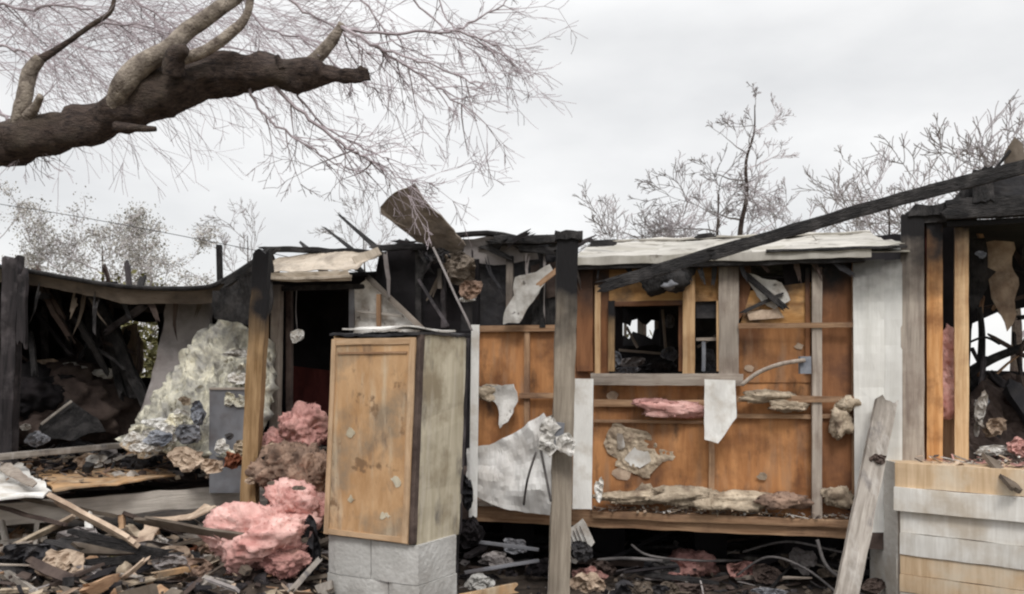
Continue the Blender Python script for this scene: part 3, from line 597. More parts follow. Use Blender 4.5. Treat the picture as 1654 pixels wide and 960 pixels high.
for i, (x, y, q) in enumerate(((1004, 766, 16), (1040, 790, 14), (990, 640, 10), (1230, 770, 9), (1210, 596, 8), (880, 770, 8), (1290, 560, 8))):
    MW.poly('stain_patch', [(x-q, y), (x-q*.2, y-q*.8), (x+q, y-q*.3), (x+q*.6, y+q*.6), (x-q*.4, y+q*.5)], M['tanins' if i % 2 else 'paper'], H, .014, th=.004, res=.02, disp=.01, edge=.03)
for x, y, rx, ry, m, lb in ((1088, 660, 44, 15, 'pink', 'pink insulation bulging under the window sill'), (1060, 652, 26, 9, 'pinkdirt', 'dirty pink tuft at the left end of the insulation under the window sill'), (1240, 640, 34, 11, 'tanins', 'tan insulation tuft draped on the rail right of the white pointed board'), (1272, 655, 24, 11, 'tanins', 'tan insulation tuft hanging under the rail by the grey stud'), (1355, 680, 13, 30, 'tanins', 'tan insulation shred dangling beside the white corner panel'), (1366, 652, 14, 14, 'tanins', 'tan insulation clump above the dangling shred beside the white corner panel'), (1352, 800, 22, 18, 'tanins', 'tan insulation clump in the wall corner right of the grey stud'), (1030, 800, 52, 12, 'tanins', 'tan insulation heap on the floor edge left of the grey lump, near the white board'), (1105, 800, 45, 18, 'tanins', 'biggest tan insulation heap on the floor edge below the window'), (1200, 808, 52, 17, 'tanins', 'tan insulation heap on the floor edge between the thin and the grey stud'), (1265, 806, 36, 14, 'brownins', 'scorched insulation heap on the floor edge just left of the grey stud')):
    p = MW.pt(x, y, .1); s = p.y/F
    one(lump('insulation_tuft', p, (rx*s, .06, ry*s*.72), M[m], amp=.55, sub=4, fr=4), lb, 'insulation', 'insulation tufts on the orange wall')
one(MW.poly('rag', [(775, 626, .1), (838, 620, .14), (842, 640, .16), (832, 672, .16), (818, 690, .15), (810, 655, .12), (792, 640, .1)], M['dirtywhite'], None, .04, th=.012, res=.035, disp=.06, edge=.03), 'dirty white rag hanging on the orange wall beside the white upright trim', 'rag')
one(lump('insulation_tuft', MW.pt(795, 634, .1), (.1, .05, .06), M['tanins'], amp=.5), 'tan tuft behind the dirty white rag', 'insulation', 'insulation tufts on the orange wall')
one(wire('bent_pipe', [(1198, 622, 7.1), (1225, 602, 7.05), (1262, 588, 7.0), (1300, 582, 7.0)], 3.5, M['studgrey']), 'thin pale bent pipe sticking out between window sill and grey stud', 'pipe')
one(pboard('outlet_box', (1300, 604, 7.05), (1300, 576, 7.05), 18, .05, M['blue']), 'small dark outlet box on the grey stud', 'box')
one(MW.poly('louvre_panel', [(912, 856, .6), (958, 820, .6), (976, 856, .6), (948, 888, .6), (930, 880, .6)], M['dirtywhite'], None, 0, th=.02, res=.04, disp=.012, edge=.01), 'small white slatted vent cover leaning by the foot of the middle post', 'vent cover')
lp = S.objects['louvre_panel']; lp.name = 'vent_cover'; WM['vent_cover'] = WM['louvre_panel']
for i in range(6):
    f = i/6; a = MW.pt(930+f*30, 848-f*22, .625); b = MW.pt(942+f*30, 880-f*24, .625); board('slat', a, b, .007, .01, M['darkbrown'], lp)
one(plump('torn_tan_edge', 968, 790, 7.3, 8, 22, .02, M['white'], sub=3, amp=.5, rot=.5), 'white curled scrap at the foot of the wide white board', 'scrap')
# long burnt beam slanting up to the right
one(board('fallen_beam', W(975, 462, 6.75), W(1190, 398, 6.6), .09, .07, M['char'], wob=.008, seg=30, jag=.1, taper=1.0), 'lower length of fallen charred beam resting on the eave of the metal roof', 'beam')
fb = tag(board('fallen_beam', W(1150, 412, 6.62), W(1700, 258, 6.2), .085, .08, M['char'], wob=.007, seg=80, jag=.05, taper=1.1, bow=.02), 'long charred beam slanting from the metal roof up to the right edge', 'beam')
one(lump('charred_lump', MW.pt(1080, 452, .2), (.17, .07, .11), M['char'], amp=.5), 'black charred lump hanging under the eave above the large window', 'debris')
one(lump('charred_lump', MW.pt(1085, 464, .25), (.07, .05, .04), M['steel'], amp=.4, sub=3), 'grey nub at the bottom of the black lump over the large window', 'debris')
# leaning plank at the right
one(pboard('leaning_plank', (1362, 985, 6.2), (1432, 645, 6.9), 36, .04, M['grey'], wob=.008, jag=.03, seg=26), 'long grey plank leaning against the white corner panel', 'plank')
one(plump('plank_splinter', 1418, 742, 6.66, 14, 10, .03, M['darkbrown'], sub=3, amp=.6), 'dark splintered knot on the middle of the leaning plank', 'scrap')

def G(x, y, z=0): return W(x, y, (EYE-z)*F/(y-HY))      # a point on the level z
def loft(name, A, B, m, parent=None, n=12, th=.01, disp=.02, k=5):
    A = smooth_path([Vector(p) for p in A], k); B = smooth_path([Vector(p) for p in B], k); o = A[0].copy(); s = nseed(); bm = bmesh.new(); g = []
    for i in range(len(A)):
        row = []
        for j in range(n+1):
            p = A[i].lerp(B[i], j/n); q = noise.noise(p*2.5+Vector((s, 0, 0)))+.5*noise.noise(p*9+Vector((s, 0, 0)))
            row.append(bm.verts.new(p-o+Vector((0, 0, q*disp))))
        g.append(row)
    for i in range(len(A)-1):
        for j in range(n): bm.faces.new((g[i][j], g[i][j+1], g[i+1][j+1], g[i+1][j]))
    gg = bmesh.ops.extrude_face_region(bm, geom=bm.faces[:])
    for v in [e for e in gg['geom'] if isinstance(e, bmesh.types.BMVert)]: v.co += Vector((0, 0, th))
    return link(name, bm, m, Matrix.Translation(o), parent)

# ------------------------------------------------------------------ collapsed room on the left
LR = empty('collapsed_room', (W(200, 600, 8).x, 8, 0), 'collapsed black room with sagging roof between the two burnt posts at the left', 'burnt room')
LF = Plane(0, 7.0, 380, 8.15)
def lvl(px, z, off=0): p = LF.pt(px, 700, off); p.z = z; return p
fl = [lvl(-260, .72), lvl(400, .72), Vector((W(520, 0, 11).x, 11.2, .72)), Vector((W(-260, 0, 11).x, 11.2, .72))]
sheet('floor', fl, M['darkbrown'], parent=LR, th=.04, res=.2, disp=.03)
board('floor_rim', lvl(-260, .67, .02), lvl(398, .67, .02), .17, .05, M['rimgrey'], LR, wd=(0, 0, 1), seg=50, wob=.012, jag=.03)
BL = Plane(-260, 10.6, 520, 11.2)
for q in ((-260, 455, 190, 560), (-260, 560, 188, 730), (188, 470, 256, 520), (254, 470, 520, 730), (188, 612, 256, 730)):
    BL.q('back_wall', *q, M['soot'], LR, res=.15, disp=.04, edge=.03)
sheet('side_wall', [W(-60, 440, 8.2), W(-60, 450, 10.8), W(-60, 700, 10.8), W(-60, 730, 8.2)], M['soot'], parent=LR, res=.3, disp=.04)
RA = [W(-280, 430, 8.2), W(-60, 430, 8.2), W(40, 441, 8.1), W(120, 455, 8.1), (W(210, 468, 8.1)), W(320, 470, 8.1), W(365, 457, 8.1), W(440, 408, 8.2)]
RB = [Vector((p.x*1.3, 11.3, p.z+dz)) for p, dz in zip(RA, (0, 0, 0, -.02, -.03, -.02, 0, -.05))]
loft('sagging_roof', RA, RB, M['darkbrown'], LR, th=.02)
loft('roof_membrane', [p+Vector((0, -.03, .015)) for p in RA], [p+Vector((0, .04, -.14+.1*abs(noise.noise(p*3)))) for p in RA], M['brownsheet'], LR, n=4, th=.012, disp=.03)
tube('roof_edge', [p+Vector((0, -.05, .02)) for p in RA], .022, M['char'], LR)
for i, px in enumerate((70, 150, 235, 300)):
    board('rafter', W(px, 478, 8.3), W(px*.9+30, 492, 11), .05, .1, M['char'], LR, wob=.01)
sheet('roof_flap', [W(343, 470, 8.0), W(372, 462, 7.9), W(404, 434, 7.8), W(440, 408, 7.8), W(437, 500, 7.8), W(425, 530, 7.9), W(392, 522, 7.9), W(345, 516, 8.0)], M['char'], parent=LR, th=.012, res=.06, disp=.06, edge=.02)
board('wall_plate', W(446, 402, 7.9), W(360, 462, 8.0), .05, .04, M['char'], LR, jag=.05, wob=.02)
for (a, b, wd_) in (((150, 470, 9), (240, 660, 8.8), 16), ((176, 520, 9.2), (222, 640, 9), 22), ((200, 640, 9), (165, 500, 9.5), 12), ((150, 500, 10), (148, 640, 10), 18)):
    pboard('charred_stud', a, b, wd_, .08, M['char'], LR, wob=.02, jag=.05)
for a, b in (((70, 500, 10), (76, 620, 10)), ((112, 490, 10.2), (110, 610, 10.2)), ((268, 480, 10.2), (262, 600, 10.2))):
    pboard('charred_stud', a, b, 9, .06, M['postblack'], LR, wob=.02, jag=.05)
g5 = random.Random(55)
for i in range(26):
    x = g5.uniform(45, 260); y = g5.uniform(500, 640); a = g5.gauss(1.57, .6); l = g5.uniform(40, 130); Yd = g5.uniform(8.6, 10.6)
    pboard('charred_stick', (x, y, Yd), (x+math.cos(a)*l, y-math.sin(a)*l*.8, Yd+g5.uniform(-.4, .4)), g5.uniform(3, 10), .04, M[g5.choice(('char', 'postblack', 'char', 'darkbrown'))], LR, wob=.02, jag=.05)
for i in range(9):
    x = g5.uniform(60, 330); z = 2.58-.12*math.sin((x-40)/320*3.14); l = g5.uniform(.1, .35); p = W(x, 600, 8.05+g5.uniform(0, .5)); p.z = z
    board('hanging_shred', p, p+Vector((g5.gauss(0, .08), 0, -l)), g5.uniform(.02, .07), .01, M[g5.choice(('char', 'brownsheet', 'darkbrown'))], LR, wob=.03, jag=.08, taper=.5)
sheet('wallpaper_scrap', [W(198, 528, 10.9), W(222, 522, 10.9), W(230, 600, 10.9), W(205, 608, 10.9)], M['paper'], parent=LR, th=.01, res=.1, edge=.06)
one(sheet('foam_mattress', [W(270, 482, 8.7), W(300, 473, 8.75), W(342, 474, 8.8), W(340, 520, 8.7), W(318, 570, 8.6), W(290, 640, 8.4), W(262, 690, 8.3), W(214, 702, 8.3), W(232, 650, 8.4), W(250, 590, 8.5)], M['mattress'], th=.09, res=.07, disp=.05, edge=.012, smooth=True), 'grey foam sheet leaning upright behind the yellowish insulation heap', 'foam sheet')
yi = sheet('insulation_heap', [W(336, 520, 8.35), W(372, 514, 8.3), W(404, 532, 8.2), W(432, 545, 8.1), W(430, 660, 7.85), W(400, 745, 7.75), W(300, 736, 7.8), W(190, 712, 8.1), (W(226, 668, 8.2)), W(262, 612, 8.25), W(296, 566, 8.3)], M['yellow'], th=.12, res=.04, disp=.08, edge=.06, fr=4.2, fine=.07, smooth=True)
one(yi, 'yellowish white heap of burnt insulation sliding down between foam sheet and brown post', 'insulation')
g7 = random.Random(77)
for i in range(26):
    f = g7.random(); x = 395-175*f+g7.uniform(-10, 25)*(1-f); y0 = 530+150*f; y = g7.uniform(y0+18, 728); Yd = 8.12-.3*(y-520)/210+(.12 if x < 260 else 0)
    crumple('torn_layer', W(x, y, Yd-.1), g7.uniform(.05, .16), g7.uniform(.04, .1), M[g7.choice(('yellow', 'yellow', 'white', 'white', 'tanins', 'dirtywhite'))], yi, layers=2)
for i, (x, y, rx, ry, m, lb) in enumerate(((262, 706, 30, 14, 'blue', 'blue-grey crumpled plastic at the lower left of the yellowish heap'), (306, 700, 26, 18, 'steel', 'dull metal foil at the bottom of the yellowish heap'), (238, 722, 26, 10, 'dirtywhite', 'dirty white shreds at the lower left tip of the yellowish heap'), (322, 668, 14, 22, 'blue', 'blue-grey plastic flap left of the metal bin'))):
    one(crumple('plastic_scrap', W(x, y, 7.72), rx*.0054, ry*.0054, M[m]), lb, 'scrap')
bn = empty('metal_bin', W(367, 742, 7.85), 'dull grey open metal bin standing at the foot of the brown post', 'bin')
sB = 7.85/F
for nm, a, b in (('front_panel', (338, 742, 7.8), (398, 742, 7.8)), ('side_panel', (338, 742, 7.82), (340, 742, 8.2)), ('side_panel', (398, 742, 7.82), (400, 742, 8.2)), ('back_panel', (340, 742, 8.2), (402, 742, 8.22))):
    A0 = W(*a); B0 = W(*b); z0, z1 = .73, EYE-28*sB
    A0.z = B0.z = z0; sheet(nm, [A0, B0, Vector((B0.x, B0.y, z1)), Vector((A0.x, A0.y, z1))], M['steel'], parent=bn, th=.006, res=.1, disp=.008)
a = W(338, 628, 7.79); b = W(398, 628, 7.79); board('rim', a, b, .02, .015, M['studgrey'], bn, wd=(0, 0, 1))

# litter lying on the left floor
def L1(nm, pts, m, label, cat, z=.86, **k):
    k.setdefault('th', .012); k.setdefault('disp', .02); k.setdefault('res', .06); k.setdefault('edge', .02)
    return one(sheet(nm, [G(p[0], p[1], z+(p[2] if len(p) > 2 else 0)) for p in pts], M[m], **k), label, cat)
def B1(nm, a, b, wpx, t, m, label, cat, **k): return one(pboard(nm, a, b, wpx, t, M[m], **k), label, cat)
B1('long_plank', (-30, 741, 7.4), (262, 713, 9.0), 9, .1, 'grey', 'long pale plank lying across the left room above the orange board', 'plank', jag=.03)
L1('black_board', [(0, 752), (110, 744), (262, 722), (268, 742), (120, 762), (20, 772)], 'char', 'black board lying just below the long pale plank', 'board', .84)  # flat black board along the dark band below the plank
L1('orange_board', [(62, 770), (90, 760), (185, 756), (262, 758), (284, 768), (235, 778), (190, 784), (88, 792)], 'ply', 'bare orange board lying on the grey rim of the left room', 'board', .86)
B1('orange_board_edge', (72, 790, 7.3), (200, 786, 7.5), 9, .03, 'char', 'charred underside strip beneath the orange board', 'board', jag=.02)
S.objects['orange_board_edge'].name = 'charred_strip'
L1('white_sheet', [(-40, 742, .1), (6, 738, .12), (42, 756, .08), (84, 792, .0), (70, 806, -.02), (-40, 812, 0)], 'white', 'crumpled white sheet at the left edge on the grey rim', 'sheet', .86, disp=.05)
L1('grey_flap', [(0, 744, .14), (18, 748, .15), (60, 780, .04), (52, 786, .04), (0, 760, .1)], 'studgrey', 'folded grey flap on top of the crumpled white sheet', 'sheet', .88, disp=.02)
one(sheet('tent_sheet', [W(62, 692, 8.6), W(112, 648, 8.7), W(158, 676, 8.7), W(172, 700, 8.6), (W(120, 712, 8.4)), W(70, 704, 8.5)], M['char'], th=.01, res=.06, disp=.06, edge=.01), 'black tent-shaped sheet in the middle of the left room', 'sheet')
B1('pale_batten', (66, 686, 8.45), (116, 648, 8.6), 4, .02, 'grey', 'short pale batten on the ridge of the black tent-shaped sheet', 'batten')
one(plump('white_chunk', 42, 690, 8.3, 10, 7, .06, M['dirtywhite'], amp=.6, sub=4), 'white chunk beside the burnt post at the left edge', 'chunk')
one(plump('grey_chunk', 62, 708, 8.0, 20, 14, .12, M['steel'], amp=.6, sub=4), 'grey rubble chunk left of the black tent-shaped sheet', 'chunk')
one(plump('cardboard_clump', 303, 742, 7.7, 32, 22, .15, M['paper'], amp=.6, sub=4), 'torn tan cardboard clump left of the metal bin', 'cardboard')
one(plump('cardboard_clump', 345, 752, 7.5, 22, 13, .12, M['paper'], amp=.6, sub=4), 'smaller tan clump directly in front of the metal bin', 'cardboard')
one(plump('rusty_can', 378, 742, 7.45, 20, 17, .1, M['rust'], amp=.35, sub=3), 'rusty brown lump at the foot of the brown post', 'scrap metal')
for x, y, m, lb in ((78, 588, 'paper', 'pale brown scrap caught in the upper left of the black room'), (118, 594, 'dirtywhite', 'pinkish white shred behind the burnt studs of the black room'), (60, 610, 'tanins', 'tan tuft on the heap right of the burnt post'), (172, 604, 'dirtywhite', 'pale streak standing between the charred leaning studs')):
    one(plump('scrap', x, y, 9.4, 26 if m != 'tanins' else 16, 9, .08, M[m], amp=.6, sub=3), lb, 'scrap')
one(plump('burnt_heap', 100, 660, 9.6, 90, 60, .5, M['darkbrown'], amp=.5, sub=5), 'large dark heap of burnt furniture filling the black left room', 'burnt heap')
one(plump('burnt_heap', 60, 640, 9.2, 50, 36, .3, M['soot'], amp=.5, sub=5), 'smaller black heap next to the burnt post in the left room', 'burnt heap')
# under the left rim
B1('white_stick', (146, 905, 6.9), (143, 828, 7.2), 11, .03, 'white', 'white upright stick standing under the grey rim', 'stick', wob=.01, jag=.02)
B1('leaning_stick', (24, 930, 6.7), (2, 842, 6.9), 9, .03, 'grey', 'grey stick leaning under the grey rim at the far left', 'stick')
B1('thin_stick', (54, 945, 6.6), (60, 838, 6.95), 6, .02, 'grey', 'thin grey upright right of the leftmost leaning stick', 'stick')
g9 = random.Random(99)
for i in range(10):
    x = g9.uniform(365, 520); y = g9.uniform(700, 900); one(crumple('char_flake', W(x, y, 6.5-.0+(.5 if y < 780 else -.12)), g9.uniform(.02, .06), g9.uniform(.015, .04), M[g9.choice(('charsheet', 'brownsheet', 'darkbrown', 'paper'))], layers=1), 'small dark flake of debris caught on the insulation wads beside the cabinet', 'flake', 'dark flakes on the pink insulation')
B1('short_batten', (0, 876, 6.8), (76, 870, 6.9), 6, .02, 'grey', 'short level grey batten crossing the thin grey upright', 'batten')
B1('support_post', (256, 912, 7.2), (248, 850, 7.4), 14, .05, 'rail', 'short pale wooden stub under the rim beside the brown pot', 'stub', jag=.02)
B1('thin_prop', (198, 870, 7.4), (196, 815, 7.6), 9, .04, 'rail', 'thin brown prop under the grey rim right of the white stick', 'prop')
one(sheet('brown_paper', [W(222, 866, 6.9), W(236, 836, 7.2), W(300, 826, 7.3), W(330, 812, 7.3), W(350, 818, 7.2), W(300, 842, 7.0), W(262, 850, 6.9), W(232, 884, 6.7), W(214, 888, 6.7)], M['paper'], th=.01, res=.04, disp=.07, edge=.02), 'torn brown paper draped under the right end of the grey rim', 'paper')
pot = bmesh.new(); add_tube(pot, [Vector((0, 0, z)) for z in (0, .09, .18, .2, .2, .12, .03)], [.1, .125, .14, .15, .125, .11, .09], 16)
o = link('clay_pot', pot, M['rust'], Matrix.Translation(W(287, 925, 7.0)), smooth=True); one(o, 'reddish brown clay pot half buried below the torn brown paper', 'pot')
one(plump('red_cloth', 36, 918, 6.6, 30, 12, .12, M['red'], amp=.5, sub=4), 'red cloth lying in the litter at the bottom left', 'cloth')
one(plump('green_bag', 198, 905, 6.6, 26, 12, .12, M['olive'], amp=.5, sub=4), 'olive green bag in the litter below the white stick', 'bag')
one(plump('yellow_cup', 202, 925, 6.3, 11, 15, .06, M['tanins'], amp=.3, sub=3), 'small tan crumpled carton in front of the olive bag', 'carton')
one(plump('grey_bag', 95, 908, 6.7, 34, 12, .15, M['dirtywhite'], amp=.5, sub=4), 'dirty white bag lying right of the red cloth', 'bag')
B1('broken_board', (245, 930, 6.1), (330, 915, 6.5), 9, .03, 'ply', 'orange-tan broken board in the litter below the clay pot', 'board', jag=.05)
B1('broken_board', (160, 880, 6.9), (220, 935, 6.2), 8, .03, 'paper', 'pale broken board slanting beside the olive bag', 'board', jag=.05)
B1('broken_board', (10, 925, 6.2), (70, 968, 5.8), 12, .03, 'grey', 'grey broken board slanting into the bottom left corner', 'board', jag=.04)
B1('broken_board', (90, 962, 6.0), (250, 940, 6.4), 9, .03, 'postblack', 'long dark broken board along the bottom left edge', 'board', jag=.04)
B1('broken_board', (330, 960, 6.2), (470, 930, 6.6), 8, .03, 'postblack', 'dark broken board below the big pink insulation wad', 'board', jag=.04)
B1('broken_board', (470, 955, 6.0), (515, 905, 6.5), 9, .03, 'grey', 'grey broken board slanting towards the block plinth', 'board', jag=.04)
# pink insulation spilling from the doorway
for x, y, Y, rx, ry, rd, m, lb in ((425, 868, 6.55, 72, 46, .28, 'pink', 'biggest bright pink insulation wad left of the block plinth'),
    (478, 815, 6.75, 40, 34, .2, 'pink', 'pink insulation wad above the biggest one, beside the cabinet'),
    (466, 752, 7.1, 48, 34, .2, 'brownins', 'scorched brown insulation bundle between brown post and cabinet'),
    (492, 690, 7.4, 34, 32, .18, 'pinkdirt', 'dirty pink insulation wad in the lower doorway'),
    (455, 715, 7.5, 24, 22, .15, 'pinkdirt', 'small dirty pink tuft left of the wad in the lower doorway'),
    (500, 760, 6.9, 26, 34, .12, 'brownins', 'brown insulation roll pressed against the cabinet side'),
    (462, 905, 6.4, 30, 18, .14, 'pinkdirt', 'dirty pink shred under the right end of the biggest pink wad'),
    (1112, 912, 8.0, 36, 20, .2, 'pinkdirt', 'dim pink insulation wad in the dark crawlspace')):
    one(plump('insulation_wad', x, y, Y, rx, ry, rd, M[m], amp=.42, sub=5, fr=3.2), lb, 'insulation', 'insulation wads on the ground')
one(plump('cloth_bundle', 448, 728, 7.3, 30, 16, .12, M['paper'], amp=.6, sub=4), 'brownish cloth bundle on top of the scorched insulation', 'cloth')
one(plump('white_shade', 481, 544, 8.0, 12, 13, .05, M['white'], amp=.3, sub=4, rot=.5), 'small white scrap hanging in the black doorway', 'scrap')
wire('thread', [(479, 470, 8.0), (478, 505, 8.02), (481, 540, 8.0)], .8, M['wirem'], S.objects['white_shade'])
S.objects['white_shade'].name = 'white_scrap'
one(plump('black_bag', 505, 880, 6.6, 18, 60, .15, M['charsheet'], amp=.4, sub=4), 'black bag squeezed between the pink wad and the block plinth', 'bag')
one(plump('dark_debris', 420, 935, 6.4, 60, 16, .2, M['darkbrown'], amp=.5, sub=4), 'dark lump of debris below the biggest pink wad', 'debris')

# ------------------------------------------------------------------ burnt room on the right
RR = empty('burnt_end_room', (W(1560, 600, 7.2).x, 7.2, 0), 'open burnt end room with two bare studs above the siding at the right edge', 'burnt room')
RP = Plane(1455, 7.08, 1654, 6.75)
RP.v('corner_post', 1473, 350, 742, 34, .12, M['studgrey'], RR, .0, wob=.006)
RP.v('stud', 1491, 352, 742, 7, .05, M['studorange'], RR, -.06)
RP.v('stud', 1509, 356, 748, 23, .09, M['studorange'], RR, .0)
RP.v('stud', 1552, 352, 748, 20, .09, M['stud'], RR, .0)
for px in (1700, 1800): RP.v('stud', px, 352, 760, 24, .09, M['stud'], RR, .0)
RP.h('top_plate', 1528, 1900, 357, 9, .06, M['studgrey'], RR, .1)
RP.h('top_plate', 1466, 1532, 352, 24, .1, M['char'], RR, .02, jag=.03, wob=.015)
RP.h('header', 1520, 1900, 334, 32, .12, M['char'], RR, .1, wob=.015, jag=.04)
RP.h('header', 1545, 1900, 304, 44, .12, M['charsheet'], RR, .0, wob=.015, jag=.05)
RP.v('splice_block', 1583, 282, 334, 30, .1, M['char'], RR, .13, wob=.015, jag=.02)
RP.poly('roof_scrap', [(1470, 342), (1478, 334), (1486, 340), (1530, 336), (1560, 300), (1600, 290), (1600, 330), (1540, 352), (1466, 354)], M['char'], RR, .14, res=.05, disp=.04, edge=.02, th=.02)
sheet('upright_board', [RP.pt(1630, 292, -.1), RP.pt(1626, 240, -.1), RP.pt(1642, 216, -.1), RP.pt(1656, 228, -.1), RP.pt(1664, 292, -.1)], M['brownsheet'], parent=RR, th=.05, res=.05, disp=.02, edge=.015)
board('upright_lath', RP.pt(1592, 292, -.1), RP.pt(1634, 238, -.1), .02, .02, M['char'], RR)
sheet('ceiling', [RP.pt(1475, 352, -.1), RP.pt(1900, 352, -.1), W(1900, 400, 9.9), W(1475, 400, 9.9)], M['soot'], parent=RR, res=.3, th=.03)
sheet('floor', [RP.pt(1475, 766, -.05), RP.pt(1900, 790, -.05), W(1900, 715, 9.9), W(1475, 715, 9.9)], M['darkbrown'], parent=RR, res=.3, th=.03)
EB = Plane(1475, 9.8, 1900, 9.7)
EB.poly('back_wall', [(1400, 380), (1900, 380), (1900, 470), (1668, 478), (1640, 500), (1606, 470), (1588, 462), (1572, 480), (1568, 560), (1566, 600), (1400, 600)], M['soot'], RR, 0, res=.15, edge=.05)
EB.poly('back_wall', [(1400, 600), (1566, 600), (1900, 604), (1900, 760), (1400, 760)], M['soot'], RR, 0, res=.15, edge=.04)
RP.poly('inner_board', [(1522, 365), (1543, 365), (1543, 600), (1522, 600)], M['soot'], RR, -.1, res=.15)
RP.poly('inner_board', [(1522, 600), (1543, 600), (1543, 760), (1522, 760)], M['rail'], RR, -.14, res=.15)
sheet('partition', [RP.pt(1478, 360, -.15), RP.pt(1500, 360, -.2), RP.pt(1500, 760, -.2), RP.pt(1478, 760, -.15)], M['redbrown'], parent=RR, res=.2)
one(RP.poly('pink_batt', [(1519, 545), (1530, 522), (1543, 530), (1545, 610), (1540, 676), (1519, 680)], M['pink'], None, -.02, th=.06, res=.03, disp=.04, edge=.02, fine=.03, smooth=True), 'pink insulation batt wedged between the two bare studs', 'insulation')
one(RP.poly('hanging_wallboard', [(1604, 374), (1658, 372), (1662, 500), (1646, 530), (1634, 498), (1618, 470), (1612, 430)], M['paper'], None, -.7, th=.015, res=.06, disp=.08, edge=.04), 'brown curled wallboard hanging in the end room above the bright hole', 'wallboard')
one(RP.poly('charred_drape', [(1568, 372), (1602, 370), (1606, 420), (1622, 428), (1610, 440), (1598, 470), (1580, 498), (1570, 470)], M['char'], None, -.5, th=.015, res=.05, disp=.06, edge=.03), 'black shredded drape hanging right of the second bare stud', 'drape')
g10 = random.Random(5)
for i in range(24):
    x = g10.uniform(1568, 1700); y = g10.uniform(380, 700); a = g10.gauss(1.2, .8); l = g10.uniform(25, 100); Yd = g10.uniform(7.6, 9.2)
    pboard('charred_stick', (x, y, Yd), (x+math.cos(a)*l, y-math.sin(a)*l, Yd+g10.uniform(-.3, .3)), g10.uniform(2, 8), .03, M[g10.choice(('char', 'postblack', 'char', 'darkbrown', 'rail'))], RR, wob=.02, jag=.05)
one(plump('grey_bracket', 1584, 412, 7.0, 10, 7, .04, M['blue'], amp=.4, sub=3), 'small grey-blue scrap on the black shredded drape', 'scrap')
one(wire('charred_limb', [(1560, 606, 8.2), (1588, 588, 8.2), (1622, 572, 8.2), (1690, 548, 8.2)], (9, 6), M['char']), 'charred limb crossing the bottom of the bright hole', 'limb')
one(wire('charred_limb', [(1582, 496, 8.3), (1586, 540, 8.3), (1584, 600, 8.3)], (4, 7), M['char']), 'thin charred upright dividing the bright hole', 'limb')
one(wire('charred_limb', [(1560, 556, 8.2), (1590, 545, 8.2), (1615, 556, 8.2)], (2, 2), M['char']), 'thin charred twig inside the bright hole', 'limb')
for i, (a, b, wd_, m, lb) in enumerate((((1570, 612), (1650, 700), 30, 'char', 'thick charred timber falling to the right under the bright hole'), ((1600, 606), (1690, 680), 14, 'postblack', 'ashy timber parallel above the thick charred timber'), ((1566, 680), (1620, 712), 16, 'char', 'short charred timber at the bottom of the end room'), ((1630, 620), (1680, 700), 26, 'charsheet', 'wide black timber at the right edge of the end room'))):
    B1('charred_timber', (*a, 8.2-.15*i), (*b, 7.9-.15*i), wd_, .1, m, lb, 'timber', jag=.05, wob=.02)
one(sheet('burnt_heap', [W(1560, 640, 7.9), W(1600, 610, 8.1), W(1700, 604, 8.2), W(1760, 760, 7.3), W(1560, 758, 7.3)], M['darkbrown'], th=.1, res=.06, disp=.2, edge=.05, fr=3, fine=.06), 'dark heap of burnt debris filling the end room below the hole', 'burnt heap')
for x, y, Y, rx, ry, m, lb in ((1580, 668, 7.2, 9, 38, 'dirtywhite', 'pale torn strip standing beside the second bare stud'), (1610, 728, 6.9, 44, 9, 'dirtywhite', 'whitish shred lying along the end room opening'), (1605, 690, 7.1, 20, 18, 'paper', 'tan clump behind the whitish shred in the end room'), (1640, 722, 6.8, 22, 17, 'pinkdirt', 'dirty pink tuft at the right edge above the siding'), (1588, 650, 7.3, 10, 8, 'blue', 'blue-grey bit next to the pale torn strip')):
    one(plump('debris_scrap', x, y, Y, rx, ry, .08, M[m], amp=.6, sub=4), lb, 'scrap')
B1('dark_plank', (1598, 740, 6.55), (1640, 790, 6.1), 22, .03, 'brownsheet', 'dark board end drooping over the top of the siding', 'board', jag=.04)

SP = Plane(1450, 6.75, 1654, 6.2)
sb = empty('siding_box', (SP.pt(1500, 900).x, SP.pt(1500, 900).y, 0), 'low wall of white and bare tan lap siding at the bottom right', 'siding wall')
def lap(x0, y0, y1, m, off, nm='siding_board', x1=2000, t=.03):
    z0, z1 = SP.z(1450, y1), SP.z(1450, y0); a = SP.pt(x0, 0, off+t/2); b = SP.pt(x1, 0, off+t/2); a.z = b.z = (z0+z1)/2
    bb = b.copy(); aa = a.copy()
    o = board(nm, aa, bb, z1-z0, t, M[m], sb, wd=(0, 0, 1), seg=40, wob=.006)
    return o
lap(1449, 746, 785, 'sidingtan', .02); lap(1449, 786, 822, 'siding', .05)
lap(1456, 823, 858, 'siding', .0); lap(1456, 859, 893, 'siding', .012)
lap(1456, 894, 924, 'sidingtan', .0); lap(1456, 925, 953, 'sidingtan', .012); lap(1456, 954, 990, 'siding', .0); lap(1456, 991, 1020, 'sidingtan', .01)
board('corner_trim', SP.pt(1456, 1050, -.01), SP.pt(1456, 826, -.01), .05, .03, M['studgrey'], sb, wd=SP.u)
a = SP.pt(1452, 0, -.01); b = SP.pt(2000, 0, -.01); z1 = SP.z(1450, 748)
sheet('side_wall', [Vector((a.x, a.y, z1)), Vector((a.x+.02, a.y+.55, z1)), Vector((a.x+.02, a.y+.55, 0)), Vector((a.x, a.y, 0))], M['siding'], parent=sb, th=.02)
sheet('top_board', [Vector((a.x, a.y, z1)), Vector((b.x, b.y, z1)), Vector((b.x, b.y+.6, z1)), Vector((a.x, a.y+.6, z1))], M['sidingtan'], parent=sb, th=.02, disp=.006)
r4 = random.Random(8)
nb = bmesh.new()
